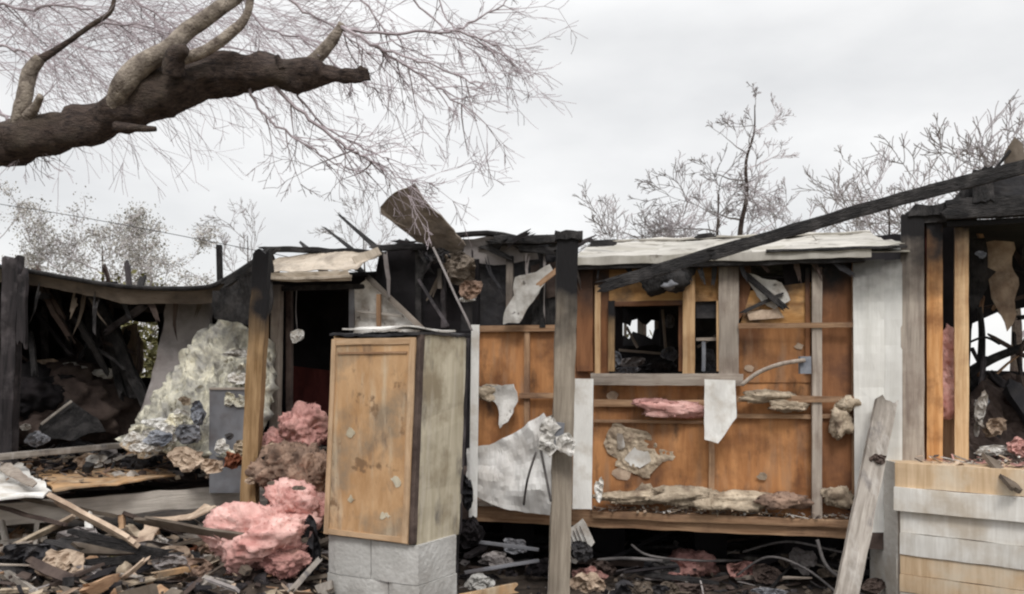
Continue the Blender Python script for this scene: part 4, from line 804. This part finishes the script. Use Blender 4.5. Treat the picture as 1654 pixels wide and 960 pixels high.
# ------------------------------------------------------------------ crawlspace and foreground odds and ends
one(wire('loose_cable', [(1190, 930, 7.6), (1240, 900, 7.4), (1300, 918, 7.2), (1360, 965, 7.0)], 2, M['wirem']), 'pale cable arching in the crawlspace left of the leaning plank', 'cable')
one(wire('loose_cable', [(1200, 892, 7.6), (1270, 875, 7.4), (1350, 890, 7.3), (1440, 910, 7.3)], 2, M['wirem']), 'pale cable running level behind the leaning plank', 'cable')
one(wire('loose_cable', [(1320, 872, 7.0), (1330, 905, 6.95), (1345, 925, 6.9), (1362, 935, 6.9)], 3, M['wirem']), 'short pale cable hooking towards the leaning plank', 'cable')
one(wire('loose_cable', [(965, 905, 7.6), (1010, 902, 7.5), (1070, 906, 7.5)], 3, M['wirem']), 'short level cable in the crawlspace near the vent cover', 'cable')
one(wire('loose_cable', [(1020, 880, 7.6), (1050, 898, 7.5), (1130, 906, 7.6), (1200, 905, 7.8)], 2, M['wirem']), 'thin cable behind the dim pink wad', 'cable')
B1('fallen_stud', (930, 905, 8.2), (1250, 922, 8.0), 10, .05, 'darkbrown', 'dark stud lying level deep in the crawlspace', 'stud')
B1('fallen_stud', (1395, 872, 7.4), (1450, 880, 7.2), 7, .03, 'studgrey', 'pale stub under the corner panel', 'stud')
for x, y, Y, rx, ry, m, lb in ((1295, 905, 7.7, 24, 24, 'mattress', 'grey lump in the crawlspace left of the leaning plank'), (950, 940, 6.9, 34, 20, 'paper', 'brown crumpled sheet on the ground right of the post foot'), (938, 892, 7.0, 22, 20, 'charsheet', 'dark grey rag under the vent cover'), (800, 905, 7.5, 34, 16, 'mattress', 'grey lump under the floor left of the post'), (772, 940, 7.0, 26, 16, 'conc', 'pale grey chunk beside the block plinth'), (830, 880, 7.7, 26, 14, 'steel', 'dull grey scrap under the torn white sheet'), (755, 800, 7.2, 12, 40, 'charsheet', 'black crumpled sheet hanging along the cabinet side'), (762, 860, 7.2, 22, 30, 'soot', 'black wad below the crumpled sheet beside the cabinet'), (1120, 950, 7.2, 50, 10, 'darkbrown', 'dark clod at the bottom edge in front of the crawlspace'), (1000, 958, 7.0, 30, 9, 'dirtywhite', 'whitish crumpled litter right of the brown sheet'), (1240, 955, 7.1, 30, 9, 'steel', 'grey litter at the bottom edge left of the leaning plank'), (1410, 945, 7.0, 22, 12, 'darkbrown', 'dark clod between leaning plank and siding')):
    one(plump('debris_chunk', x, y, Y, rx, ry, .12, M[m], amp=.5, sub=4), lb, 'debris')
B1('square_stake', (888, 990, 6.75), (893, 828, 6.9), 9, .03, 'studgrey', 'thin pale stake just left of the middle post foot', 'stake')
B1('grey_prop', (735, 945, 6.8), (742, 740, 6.9), 9, .04, 'postblack', 'narrow grey prop beside the right side of the cabinet', 'prop')
B1('tan_board', (745, 968, 6.2), (832, 950, 6.5), 16, .03, 'ply', 'tan board lying at the bottom edge right of the block plinth', 'board', jag=.03)
B1('thin_bar', (745, 872, 7.3), (870, 888, 7.3), 5, .03, 'steel', 'thin grey bar lying level under the torn white sheet', 'bar')
B1('thin_bar', (750, 925, 7.2), (870, 905, 7.4), 5, .03, 'steel', 'lower grey bar slanting under the torn white sheet', 'bar')
del r4; nb.free()

# ------------------------------------------------------------------ broken boards and torn sheets in the heaps
g8 = random.Random(88)
def tangle(nm, n, box, lens, wid, mats, label, group, zf, tilt=.25, sheets=False):
    for i in range(n):
        x = g8.uniform(box[0], box[1]); y = g8.uniform(box[2], box[3]); z = zf(x, y)+abs(g8.gauss(0, .06)); a = g8.gauss(0, .7); l = g8.uniform(*lens); el_ = g8.gauss(.05, tilt)
        m = M[g8.choice(mats)]
        if sheets:
            o = crumple(nm, (x, y, z+.05), l*.5, l*.28, m, layers=2); tag(o, label, 'torn sheet', group)
        else:
            d = Vector((math.cos(a)*math.cos(el_), math.sin(a)*math.cos(el_), math.sin(el_)))*l; p = Vector((x, y, z+max(0, -d.z)+.02))
            o = board(nm, p-d*.5+Vector((0, 0, abs(d.z)*.5)), p+d*.5+Vector((0, 0, abs(d.z)*.5)), g8.uniform(*wid), g8.uniform(.012, .04), m, wob=.012, jag=.07, taper=g8.uniform(.6, 1), wd=(g8.gauss(0, .3), g8.gauss(0, 1), g8.gauss(0, .6))); tag(o, label, 'board', group)
DK = ('char', 'postblack', 'darkbrown', 'brownsheet', 'brownsheet', 'darkbrown', 'grey'); PL_ = ('grey', 'rail', 'paper', 'studgrey', 'tanins')
tangle('charred_board', 46, (-4.6, -.95, 5.6, 8.0), (.25, .9), (.03, .11), DK, 'dark charred board lying in the litter heap under the left room', 'dark boards in the left litter heap', gz)
tangle('splintered_board', 34, (-4.6, -2.45, 5.8, 7.8), (.2, .7), (.02, .09), PL_, 'pale splintered board lying in the litter heap under the left room', 'pale boards in the left litter heap', gz)
tangle('torn_sheet', 30, (-4.6, -2.3, 5.9, 7.6), (.2, .5), None, ('paper', 'brownsheet', 'dirtywhite', 'brownins', 'charsheet', 'mattress', 'paper'), 'torn crumpled sheet caught in the litter heap under the left room', 'torn sheets in the left litter heap', gz, sheets=True)
tangle('charred_board', 22, (-5.4, -2.3, 8.3, 10.4), (.3, 1.1), (.03, .12), DK, 'dark charred board lying on the floor of the left room', 'dark boards on the left floor', lambda x, y: .78)
tangle('splintered_board', 12, (-4.9, -2.3, 8.2, 9.6), (.3, .9), (.02, .08), PL_, 'pale splintered board lying on the floor of the left room', 'pale boards on the left floor', lambda x, y: .78, tilt=.06)
tangle('torn_sheet', 12, (-4.9, -2.4, 8.2, 9.8), (.2, .5), None, ('paper', 'dirtywhite', 'charsheet', 'mattress', 'steel'), 'torn crumpled sheet lying on the floor of the left room', 'torn sheets on the left floor', lambda x, y: .8, sheets=True)
tangle('charred_board', 40, (-.4, 3.2, 7.3, 9.0), (.25, .8), (.02, .09), ('char', 'soot', 'char', 'darkbrown', 'postblack'), 'dark charred board lying in the crawlspace below the orange wall', 'dark boards in the crawlspace', lambda x, y: .0, tilt=.12)  # charred pieces, all kept dark so their colour carries the underfloor shade
tangle('torn_sheet', 16, (-.4, 3.2, 6.9, 8.0), (.15, .4), None, ('brownsheet', 'charsheet', 'soot', 'darkbrown', 'pinkdirt', 'charsheet'), 'torn crumpled sheet lying in the crawlspace below the orange wall', 'torn sheets in the crawlspace', lambda x, y: .0, sheets=True)
tangle('splintered_board', 6, (-.3, 3.0, 7.5, 8.4), (.2, .6), (.015, .05), ('grey', 'rail', 'studgrey'), 'pale splintered board lying in the crawlspace below the orange wall', 'pale boards in the crawlspace', lambda x, y: .0, tilt=.15)
# ------------------------------------------------------------------ litter nobody could count
def litter(nm, label, n, pos, smin, smax, mats, seed):
    r = random.Random(seed); bm = bmesh.new()
    for _ in range(n):
        p = pos(r); k = r.random(); mi = r.randrange(len(mats)); s = r.uniform(smin, smax)
        R3 = Matrix.Rotation(r.uniform(0, 6.28), 3, 'Z') @ Matrix.Rotation(r.gauss(0, .45), 3, 'X') @ Matrix.Rotation(r.gauss(0, .3), 3, 'Y')
        s *= .45+.75*r.random()**2
        if k < .45: d = (s*r.uniform(.8, 3.2), s*r.uniform(.06, .3), s*r.uniform(.05, .14))
        elif k < .75: d = (s, s*r.uniform(.5, 1), s*.04)
        else: d = (s*.5, s*.4, s*.35)
        vs = [bm.verts.new(p+R3 @ Vector((x*d[0]/2*r.uniform(.6, 1.1), y*d[1]/2*r.uniform(.6, 1.1), z*d[2]/2*r.uniform(.7, 1.2)))) for x in (-1, 1) for y in (-1, 1) for z in (-1, 1)]
        for f in ((0, 1, 3, 2), (4, 6, 7, 5), (0, 4, 5, 1), (2, 3, 7, 6), (0, 2, 6, 4), (1, 5, 7, 3)):
            bm.faces.new([vs[i] for i in f]).material_index = mi
    return tag(link(nm, bm, [M[m] for m in mats]), label, 'litter', None, 'stuff')
LM = ['char', 'darkbrown', 'soot', 'postblack', 'darkbrown', 'postblack', 'brownsheet', 'soot', 'mattress', 'brownsheet', 'rail', 'grey', 'brownins', 'brownsheet', 'paper', 'tanins', 'rail', 'grey']
LD = ['char', 'darkbrown', 'soot', 'soot', 'postblack', 'brownsheet', 'charsheet', 'mattress']  # mostly black palette, puts the shade under the floor into the litter
def pL(r):
    x = r.uniform(-5.2, -.9); y = r.uniform(4.9, 8.6); return Vector((x, y, gz(x, y)+.02+abs(r.gauss(0, .05))))
def pM(r):
    x = r.uniform(-1.2, 4.2); y = r.uniform(5.4, 9.2); return Vector((x, y, gz(x, y)+.02+abs(r.gauss(0, .03))))
def pF(r):
    x = r.uniform(-6, -1.9); y = r.uniform(7.3, 10.8)
    if y < LF.Y(x*F/y+HX)+.05: y += 1.1
    return Vector((x, y, .77+abs(r.gauss(0, .05))+.05*(y-7)))
litter('litter', 'scorched scraps and splinters heaped under the left room', 3000, pL, .03, .26, LM, 3)
litter('litter', 'scorched scraps strewn on the ground before the orange wall', 1800, pM, .03, .16, LD, 5)
litter('litter', 'burnt scraps covering the floor of the left room', 2400, pF, .04, .18, LM, 7)
def pW(r):
    px = r.uniform(770, 1376); p = MW.pt(px, 830, r.uniform(.02, .14)); p.z = .62+abs(r.gauss(0, .02)); return p
litter('litter', 'crumbs of insulation and plaster along the floor edge of the orange wall', 500, pW, .015, .06, ['tanins', 'paper', 'dirtywhite', 'darkbrown', 'grey'], 9)
def pS(r):
    p = SP.pt(r.uniform(1470, 1800), 748, -r.uniform(.15, .55)); p.z = SP.z(1450, 748)+abs(r.gauss(0, .03)); return p
litter('litter', 'scraps lying on top of the siding wall', 260, pS, .02, .1, ['dirtywhite', 'paper', 'pinkdirt', 'darkbrown', 'grey'], 10)

# ------------------------------------------------------------------ trees
def twiggy(bm, p, d, ln, r, lev, rg, droop=.0, wander=.25, kids=(3, 5), n=3, spread=.6, up=0, minr=.0015, tips=None):
    k = max(4, int(ln/.12)) if ln < 2 else 9; st = ln/k; pts = [p.copy()]; rad = [r]; d = d.normalized(); starts = []
    for i in range(k):
        d = (d+Vector((rg.gauss(0, 1), rg.gauss(0, 1), rg.gauss(0, 1)))*wander*.5+Vector((0, 0, up-droop))).normalized()
        p = p+d*st; pts.append(p.copy()); rad.append(max(minr, r*(1-.75*(i+1)/k)))
        if i > 0: starts.append((p.copy(), d.copy(), rad[-1], (i+1)/k))
    add_tube(bm, pts, rad, n if lev > 1 else 3, False)
    if tips is not None and lev <= 1: tips.extend(pts[2:])
    if lev > 0:
        for _ in range(rg.randint(*kids)):
            q, dd, rr, f = starts[rg.randrange(len(starts))]
            ax = Vector((rg.gauss(0, 1), rg.gauss(0, 1), rg.gauss(0, 1))).normalized()
            nd = (dd+ax*spread).normalized()
            twiggy(bm, q, nd, ln*rg.uniform(.4, .75)*(1.15-.4*f), max(minr, rr*.62), lev-1, rg, droop, wander, kids, n, spread, up, minr, tips)
def TP(pts): return [W(*p) for p in pts]
# the near tree whose limb hangs over the yard from the left
tr = empty('overhanging_tree', (W(-700, 600, 6.4).x, 6.4, 0), 'big bare tree whose thick dark limb reaches in from the upper left', 'tree')
def limb(nm, pp, rr, m, par=tr, n=18, k=14, rough=.15):
    P = smooth_path(TP(pp), k); rp_ = []
    base = [q*p[2]/F for q, p in zip(rr, pp)]
    for i in range(len(base)-1): rp_ += [base[i]+(base[i+1]-base[i])*j/k for j in range(k)]
    rp_.append(base[-1]); bm = bmesh.new(); add_tube(bm, [p-P[0] for p in P], rp_, n); s = nseed()
    for v in bm.verts:
        c = v.co+P[0]; v.co += noise.noise_vector(c*5+Vector((s, 0, 0)))*rp_[0]*rough*1.4+noise.noise_vector(c*16)*rp_[0]*rough*.5
    return link(nm, bm, m, Matrix.Translation(P[0]), par, True)
tx = W(-700, 600, 6.4).x
P = [Vector((tx, 6.4, -.1)), Vector((tx+.05, 6.4, 1.2)), Vector((tx-.05, 6.3, 2.6)), Vector((tx-.2, 6.4, 4.5)), Vector((tx-.1, 6.5, 7))]
tube('trunk', P, (.42, .2), M['bark'], tr, n=18)
limb('limb', [(-700, 420, 6.3), (-350, 300, 6.2), (-100, 248, 6.1), (0, 232, 6), (90, 213, 6), (170, 192, 6), (250, 160, 6), (320, 128, 6), (400, 114, 6), (470, 120, 6), (510, 122, 6.0), (545, 122, 6), (604, 117, 6)], [62, 48, 38, 35, 31, 31, 36, 35, 26, 24, 19, 9, 6], M['bark'], n=20)
limb('branch', [(28, 206, 5.95), (40, 160, 5.9), (48, 120, 5.9), (66, 94, 5.9)], [14, 12, 12, 9], M['palebark'])
limb('branch', [(44, 190, 5.9), (58, 170, 5.85), (66, 155, 5.8)], [10, 7, 5], M['palebark'])
limb('branch', [(66, 96, 5.9), (110, 68, 5.9), (150, 40, 5.9), (180, 15, 5.9), (188, -40, 5.9)], [7, 4, 4, 3.5, 3], M['bark'])
limb('branch', [(180, 178, 5.9), (196, 142, 5.85), (225, 108, 5.85), (270, 82, 5.85), (300, 52, 5.9), (345, 22, 5.9), (392, -14, 5.95), (450, -60, 6)], [10, 17, 18, 15, 14, 12, 12, 10], M['palebark'])
limb('branch', [(290, 96, 5.8), (330, 84, 5.8), (372, 54, 5.8), (398, 26, 5.8), (405, -20, 5.8)], [10, 9, 9, 7, 5], M['palebark'])
limb('branch', [(490, 112, 6), (515, 90, 6), (540, 62, 6), (552, 38, 6)], [13, 10, 9, 5], M['palebark'])
limb('branch', [(280, 118, 5.8), (284, 92, 5.75), (300, 80, 5.7)], [18, 16, 7], M['bark'])
limb('branch', [(188, 205, 5.85), (222, 207, 5.8), (252, 209, 5.8)], [9, 6, 4], M['bark'], n=8)
limb('branch', [(455, 112, 5.9), (447, 90, 5.9)], [8, 4], M['bark'], n=8)
subs = [([(440, 135, 6), (490, 185, 5.95), (555, 235, 5.9), (585, 250, 5.9), (612, 266, 5.9)], 3.6),
 ([(606, 262, 5.9), (650, 288, 5.9), (690, 296, 5.9), (740, 294, 5.9)], 1.0),
 ([(400, 145, 6), (430, 190, 6), (490, 232, 6), (540, 262, 6), (600, 282, 6)], 2.6),
 ([(470, 140, 6), (520, 200, 6.1), (580, 235, 6.1), (630, 260, 6.1)], 2.2),
 ([(545, 40, 6), (590, 66, 5.9), (650, 102, 5.9), (705, 140, 5.9), (770, 192, 5.9)], 3.2),
 ([(550, 48, 6), (640, 54, 6.1), (735, 50, 6.1), (790, 70, 6.1), (815, 92, 6.1)], 3.0),
 ([(735, 50, 6.1), (790, 22, 6.1), (838, -20, 6.1)], 2.2),
 ([(600, 72, 5.9), (680, 100, 5.8), (750, 128, 5.8), (790, 150, 5.8)], 2.2),
 ([(440, -20, 6.2), (500, 22, 6.2), (545, 48, 6.1), (600, 90, 6)], 3),
 ([(560, -30, 6.3), (600, 20, 6.2), (640, 70, 6.2), (700, 95, 6.2)], 2.2),
 ([(640, -30, 6.4), (700, 30, 6.4), (745, 66, 6.4), (800, 84, 6.4)], 2),
 ([(-20, 4, 6.5), (40, 16, 6.5), (120, 10, 6.4), (200, 40, 6.4), (290, 62, 6.4)], 3),
 ([(-20, 72, 6.3), (30, 82, 6.3), (66, 98, 6.2)], 3),
 ([(-10, 170, 6.1), (14, 196, 6.05), (30, 205, 6)], 4),
 ([(150, 40, 6), (230, 42, 6.1), (290, 60, 6.2)], 2),
 ([(180, -30, 6.5), (260, 30, 6.5), (340, 70, 6.5), (440, 90, 6.4)], 2.4),
 ([(380, -30, 6.7), (420, 40, 6.6), (500, 70, 6.5), (560, 120, 6.4), (620, 150, 6.4)], 2.4),
 ([(700, -30, 6.7), (720, 30, 6.6), (770, 90, 6.5), (800, 130, 6.4)], 1.8)]
rg = random.Random(21); bm = bmesh.new()
for pp, r in subs:
    P = smooth_path(TP(pp), 6); P = [p+Vector((rg.gauss(0, 1), rg.gauss(0, 1), rg.gauss(0, 1)))*.008 for p in P]; r0 = r*6/F
    add_tube(bm, P, [r0*(1-.7*i/len(P)) for i in range(len(P))], 5, False)
    for _ in range(int(len(P)*.6)):
        i = rg.randrange(2, len(P)-1); d = (P[i+1]-P[i]).normalized()
        d = (d+Vector((rg.gauss(0, .5), abs(rg.gauss(0, .7)), rg.gauss(.0, .45)))).normalized()
        twiggy(bm, P[i], d, rg.uniform(.15, .5), r0*.5, 2, rg, droop=.03, wander=.22, kids=(2, 4), spread=.7, minr=.002)
for _ in range(230):                                  # fine twigs filling the upper left
    x = min(rg.uniform(-80, 640), rg.uniform(-80, 760)); y = rg.uniform(-60, 120-max(0, x-350)*.2); Y = rg.uniform(6.3, 9)
    a = rg.choice((.45, .6, .2, -.5)); d = Vector((1, rg.gauss(0, .3), -a+rg.gauss(0, .25)))
    twiggy(bm, W(x, y, Y), d, rg.uniform(.4, 1.1), .0042, 2, rg, droop=.03, wander=.2, kids=(2, 4), spread=.6, minr=.0018)
link('twigs', bm, M['twig'], parent=tr)

def bare_tree(label, x, Y, hgt, r, seed, lean=(0, 0), nl=7, lev=3, z0=.3, sp=.9, up=.04, group='bare trees behind the house', trunk_pts=None, kids=(3, 5), side=0, minr=.006, lenf=.5, leaf=None, tm='twigfar'):
    t = empty('bare_tree', (W(x, 600, Y).x, Y, 0), label, 'tree', group); g = random.Random(seed)
    X = W(x, 600, Y).x
    P = TP(trunk_pts) if trunk_pts else [Vector((X+lean[0]*f+g.gauss(0, .05)*hgt*.1, Y+g.gauss(0, .05), hgt*f)) for f in (0, .2, .4, .6, .8, 1)]
    if trunk_pts: P = [Vector((P[0].x, Y, -.1))]+P
    P = smooth_path(P, 4); bm = bmesh.new(); add_tube(bm, P, [r*(1-.88*i/(len(P)-1)) for i in range(len(P))], 7); link('trunk', bm, M['bark'], parent=t)
    bm = bmesh.new(); tips = []
    for i in range(nl):
        f = z0+(1-z0)*(i+.5)/nl; j = int(f*(len(P)-1)); p = P[j]; a = i*2.4+g.uniform(-.5, .5)
        d = Vector((math.cos(a)+side, math.sin(a)*.7, sp*(.3+.6*f)))
        twiggy(bm, p, d, hgt*lenf*(1.15-.65*f)*g.uniform(.8, 1.2), r*(1-.8*f)*.6, lev, g, wander=.3, kids=kids, spread=.75, up=up, minr=minr, tips=tips)
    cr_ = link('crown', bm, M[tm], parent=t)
    if leaf:
        bm = bmesh.new()
        for _ in range(leaf[0]):
            p = tips[g.randrange(len(tips))]+Vector((g.gauss(0, .14), g.gauss(0, .14), g.gauss(0, .12))); s = g.uniform(.018, .045)
            a = Vector((g.gauss(0, 1), g.gauss(0, 1), g.gauss(0, 1))).normalized(); b = a.cross(Vector((g.gauss(0, 1), g.gauss(0, 1), 1))).normalized()
            bm.faces.new([bm.verts.new(p+q) for q in (a*s, b*s*.6, -a*s, -b*s*.6)])
        link('leaves', bm, M[leaf[1]], parent=t)
    return t
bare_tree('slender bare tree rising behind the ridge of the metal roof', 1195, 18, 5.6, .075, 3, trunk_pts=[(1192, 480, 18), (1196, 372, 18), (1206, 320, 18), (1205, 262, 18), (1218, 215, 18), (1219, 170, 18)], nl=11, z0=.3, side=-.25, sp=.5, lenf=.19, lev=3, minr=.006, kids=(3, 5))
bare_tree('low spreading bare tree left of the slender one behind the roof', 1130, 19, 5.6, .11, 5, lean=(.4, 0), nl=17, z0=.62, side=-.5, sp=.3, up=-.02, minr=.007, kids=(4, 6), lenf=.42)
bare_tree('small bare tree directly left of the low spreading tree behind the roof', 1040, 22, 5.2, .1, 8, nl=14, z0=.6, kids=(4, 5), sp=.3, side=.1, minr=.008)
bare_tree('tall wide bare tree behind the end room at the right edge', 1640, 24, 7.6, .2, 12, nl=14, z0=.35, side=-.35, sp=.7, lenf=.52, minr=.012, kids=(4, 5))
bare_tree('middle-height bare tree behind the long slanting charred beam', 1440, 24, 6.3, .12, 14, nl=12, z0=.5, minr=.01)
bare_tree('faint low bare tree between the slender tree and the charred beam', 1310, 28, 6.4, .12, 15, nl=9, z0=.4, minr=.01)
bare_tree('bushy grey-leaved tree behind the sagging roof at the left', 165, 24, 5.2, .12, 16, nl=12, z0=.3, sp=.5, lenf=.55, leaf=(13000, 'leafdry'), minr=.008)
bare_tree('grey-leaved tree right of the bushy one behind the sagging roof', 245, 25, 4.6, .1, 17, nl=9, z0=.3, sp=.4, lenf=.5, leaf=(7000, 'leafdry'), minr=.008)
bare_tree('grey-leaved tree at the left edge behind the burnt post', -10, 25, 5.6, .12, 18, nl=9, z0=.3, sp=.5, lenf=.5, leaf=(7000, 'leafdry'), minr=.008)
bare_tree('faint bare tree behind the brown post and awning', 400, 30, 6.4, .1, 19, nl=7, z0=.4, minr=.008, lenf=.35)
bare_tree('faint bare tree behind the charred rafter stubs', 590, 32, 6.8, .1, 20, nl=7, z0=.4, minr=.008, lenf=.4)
def bush(label, x, Y, rx, h, seed, n=2600, m='olive'):
    t = empty('bush', (W(x, 600, Y).x, Y, 0), label, 'bush', 'bushes behind the house'); g = random.Random(seed); bm = bmesh.new(); X = W(x, 600, Y).x
    for i in range(9): twiggy(bm, Vector((X+g.gauss(0, .2), Y, 0)), Vector((g.gauss(0, .5)*rx, g.gauss(0, .4), 1)), h*.8, .02, 1, g, minr=.005)
    link('stems', bm, M['twigfar'], parent=t); bm = bmesh.new(); c = [(g.gauss(0, .45)*rx, g.gauss(0, .4)*rx*.7, g.uniform(.15, .9)*h, g.uniform(.15, .4)) for _ in range(26)]
    for _ in range(n):
        cx, cy, cz, cr2 = c[g.randrange(26)]; p = Vector((X+cx, Y+cy, cz))+Vector((g.gauss(0, 1), g.gauss(0, 1), g.gauss(0, 1)))*cr2; s = g.uniform(.04, .1); p.z = max(.03, p.z)
        a = Vector((g.gauss(0, 1), g.gauss(0, 1), g.gauss(0, 1))).normalized(); b = a.cross(Vector((g.gauss(0, 1), .3, 1))).normalized()
        bm.faces.new([bm.verts.new(p+q) for q in (a*s, b*s*.6, -a*s, -b*s*.6)])
    link('leaves', bm, M[m], parent=t)
bush('olive bush seen through the gap in the back of the left room', 222, 15, 1.3, 2.9, 31)
bush('olive bush showing over the low point of the sagging roof', 190, 20, 1.8, 4.0, 32, 3600)
bush('olive bush right of the sagging roof behind the black pipe', 300, 21, 1.6, 3.6, 33)
bush('low olive bush behind the metal roof', 1080, 23, 2.2, 2.6, 34)
# overhead wire
one(tube('power_line', [W(-400, 285, 24), W(0, 330, 22), W(400, 402, 20), W(620, 450, 19)], .008, M['blackwire'], n=4), 'thin dark overhead wire crossing the sky at the left above the grey-leaved trees', 'wire')
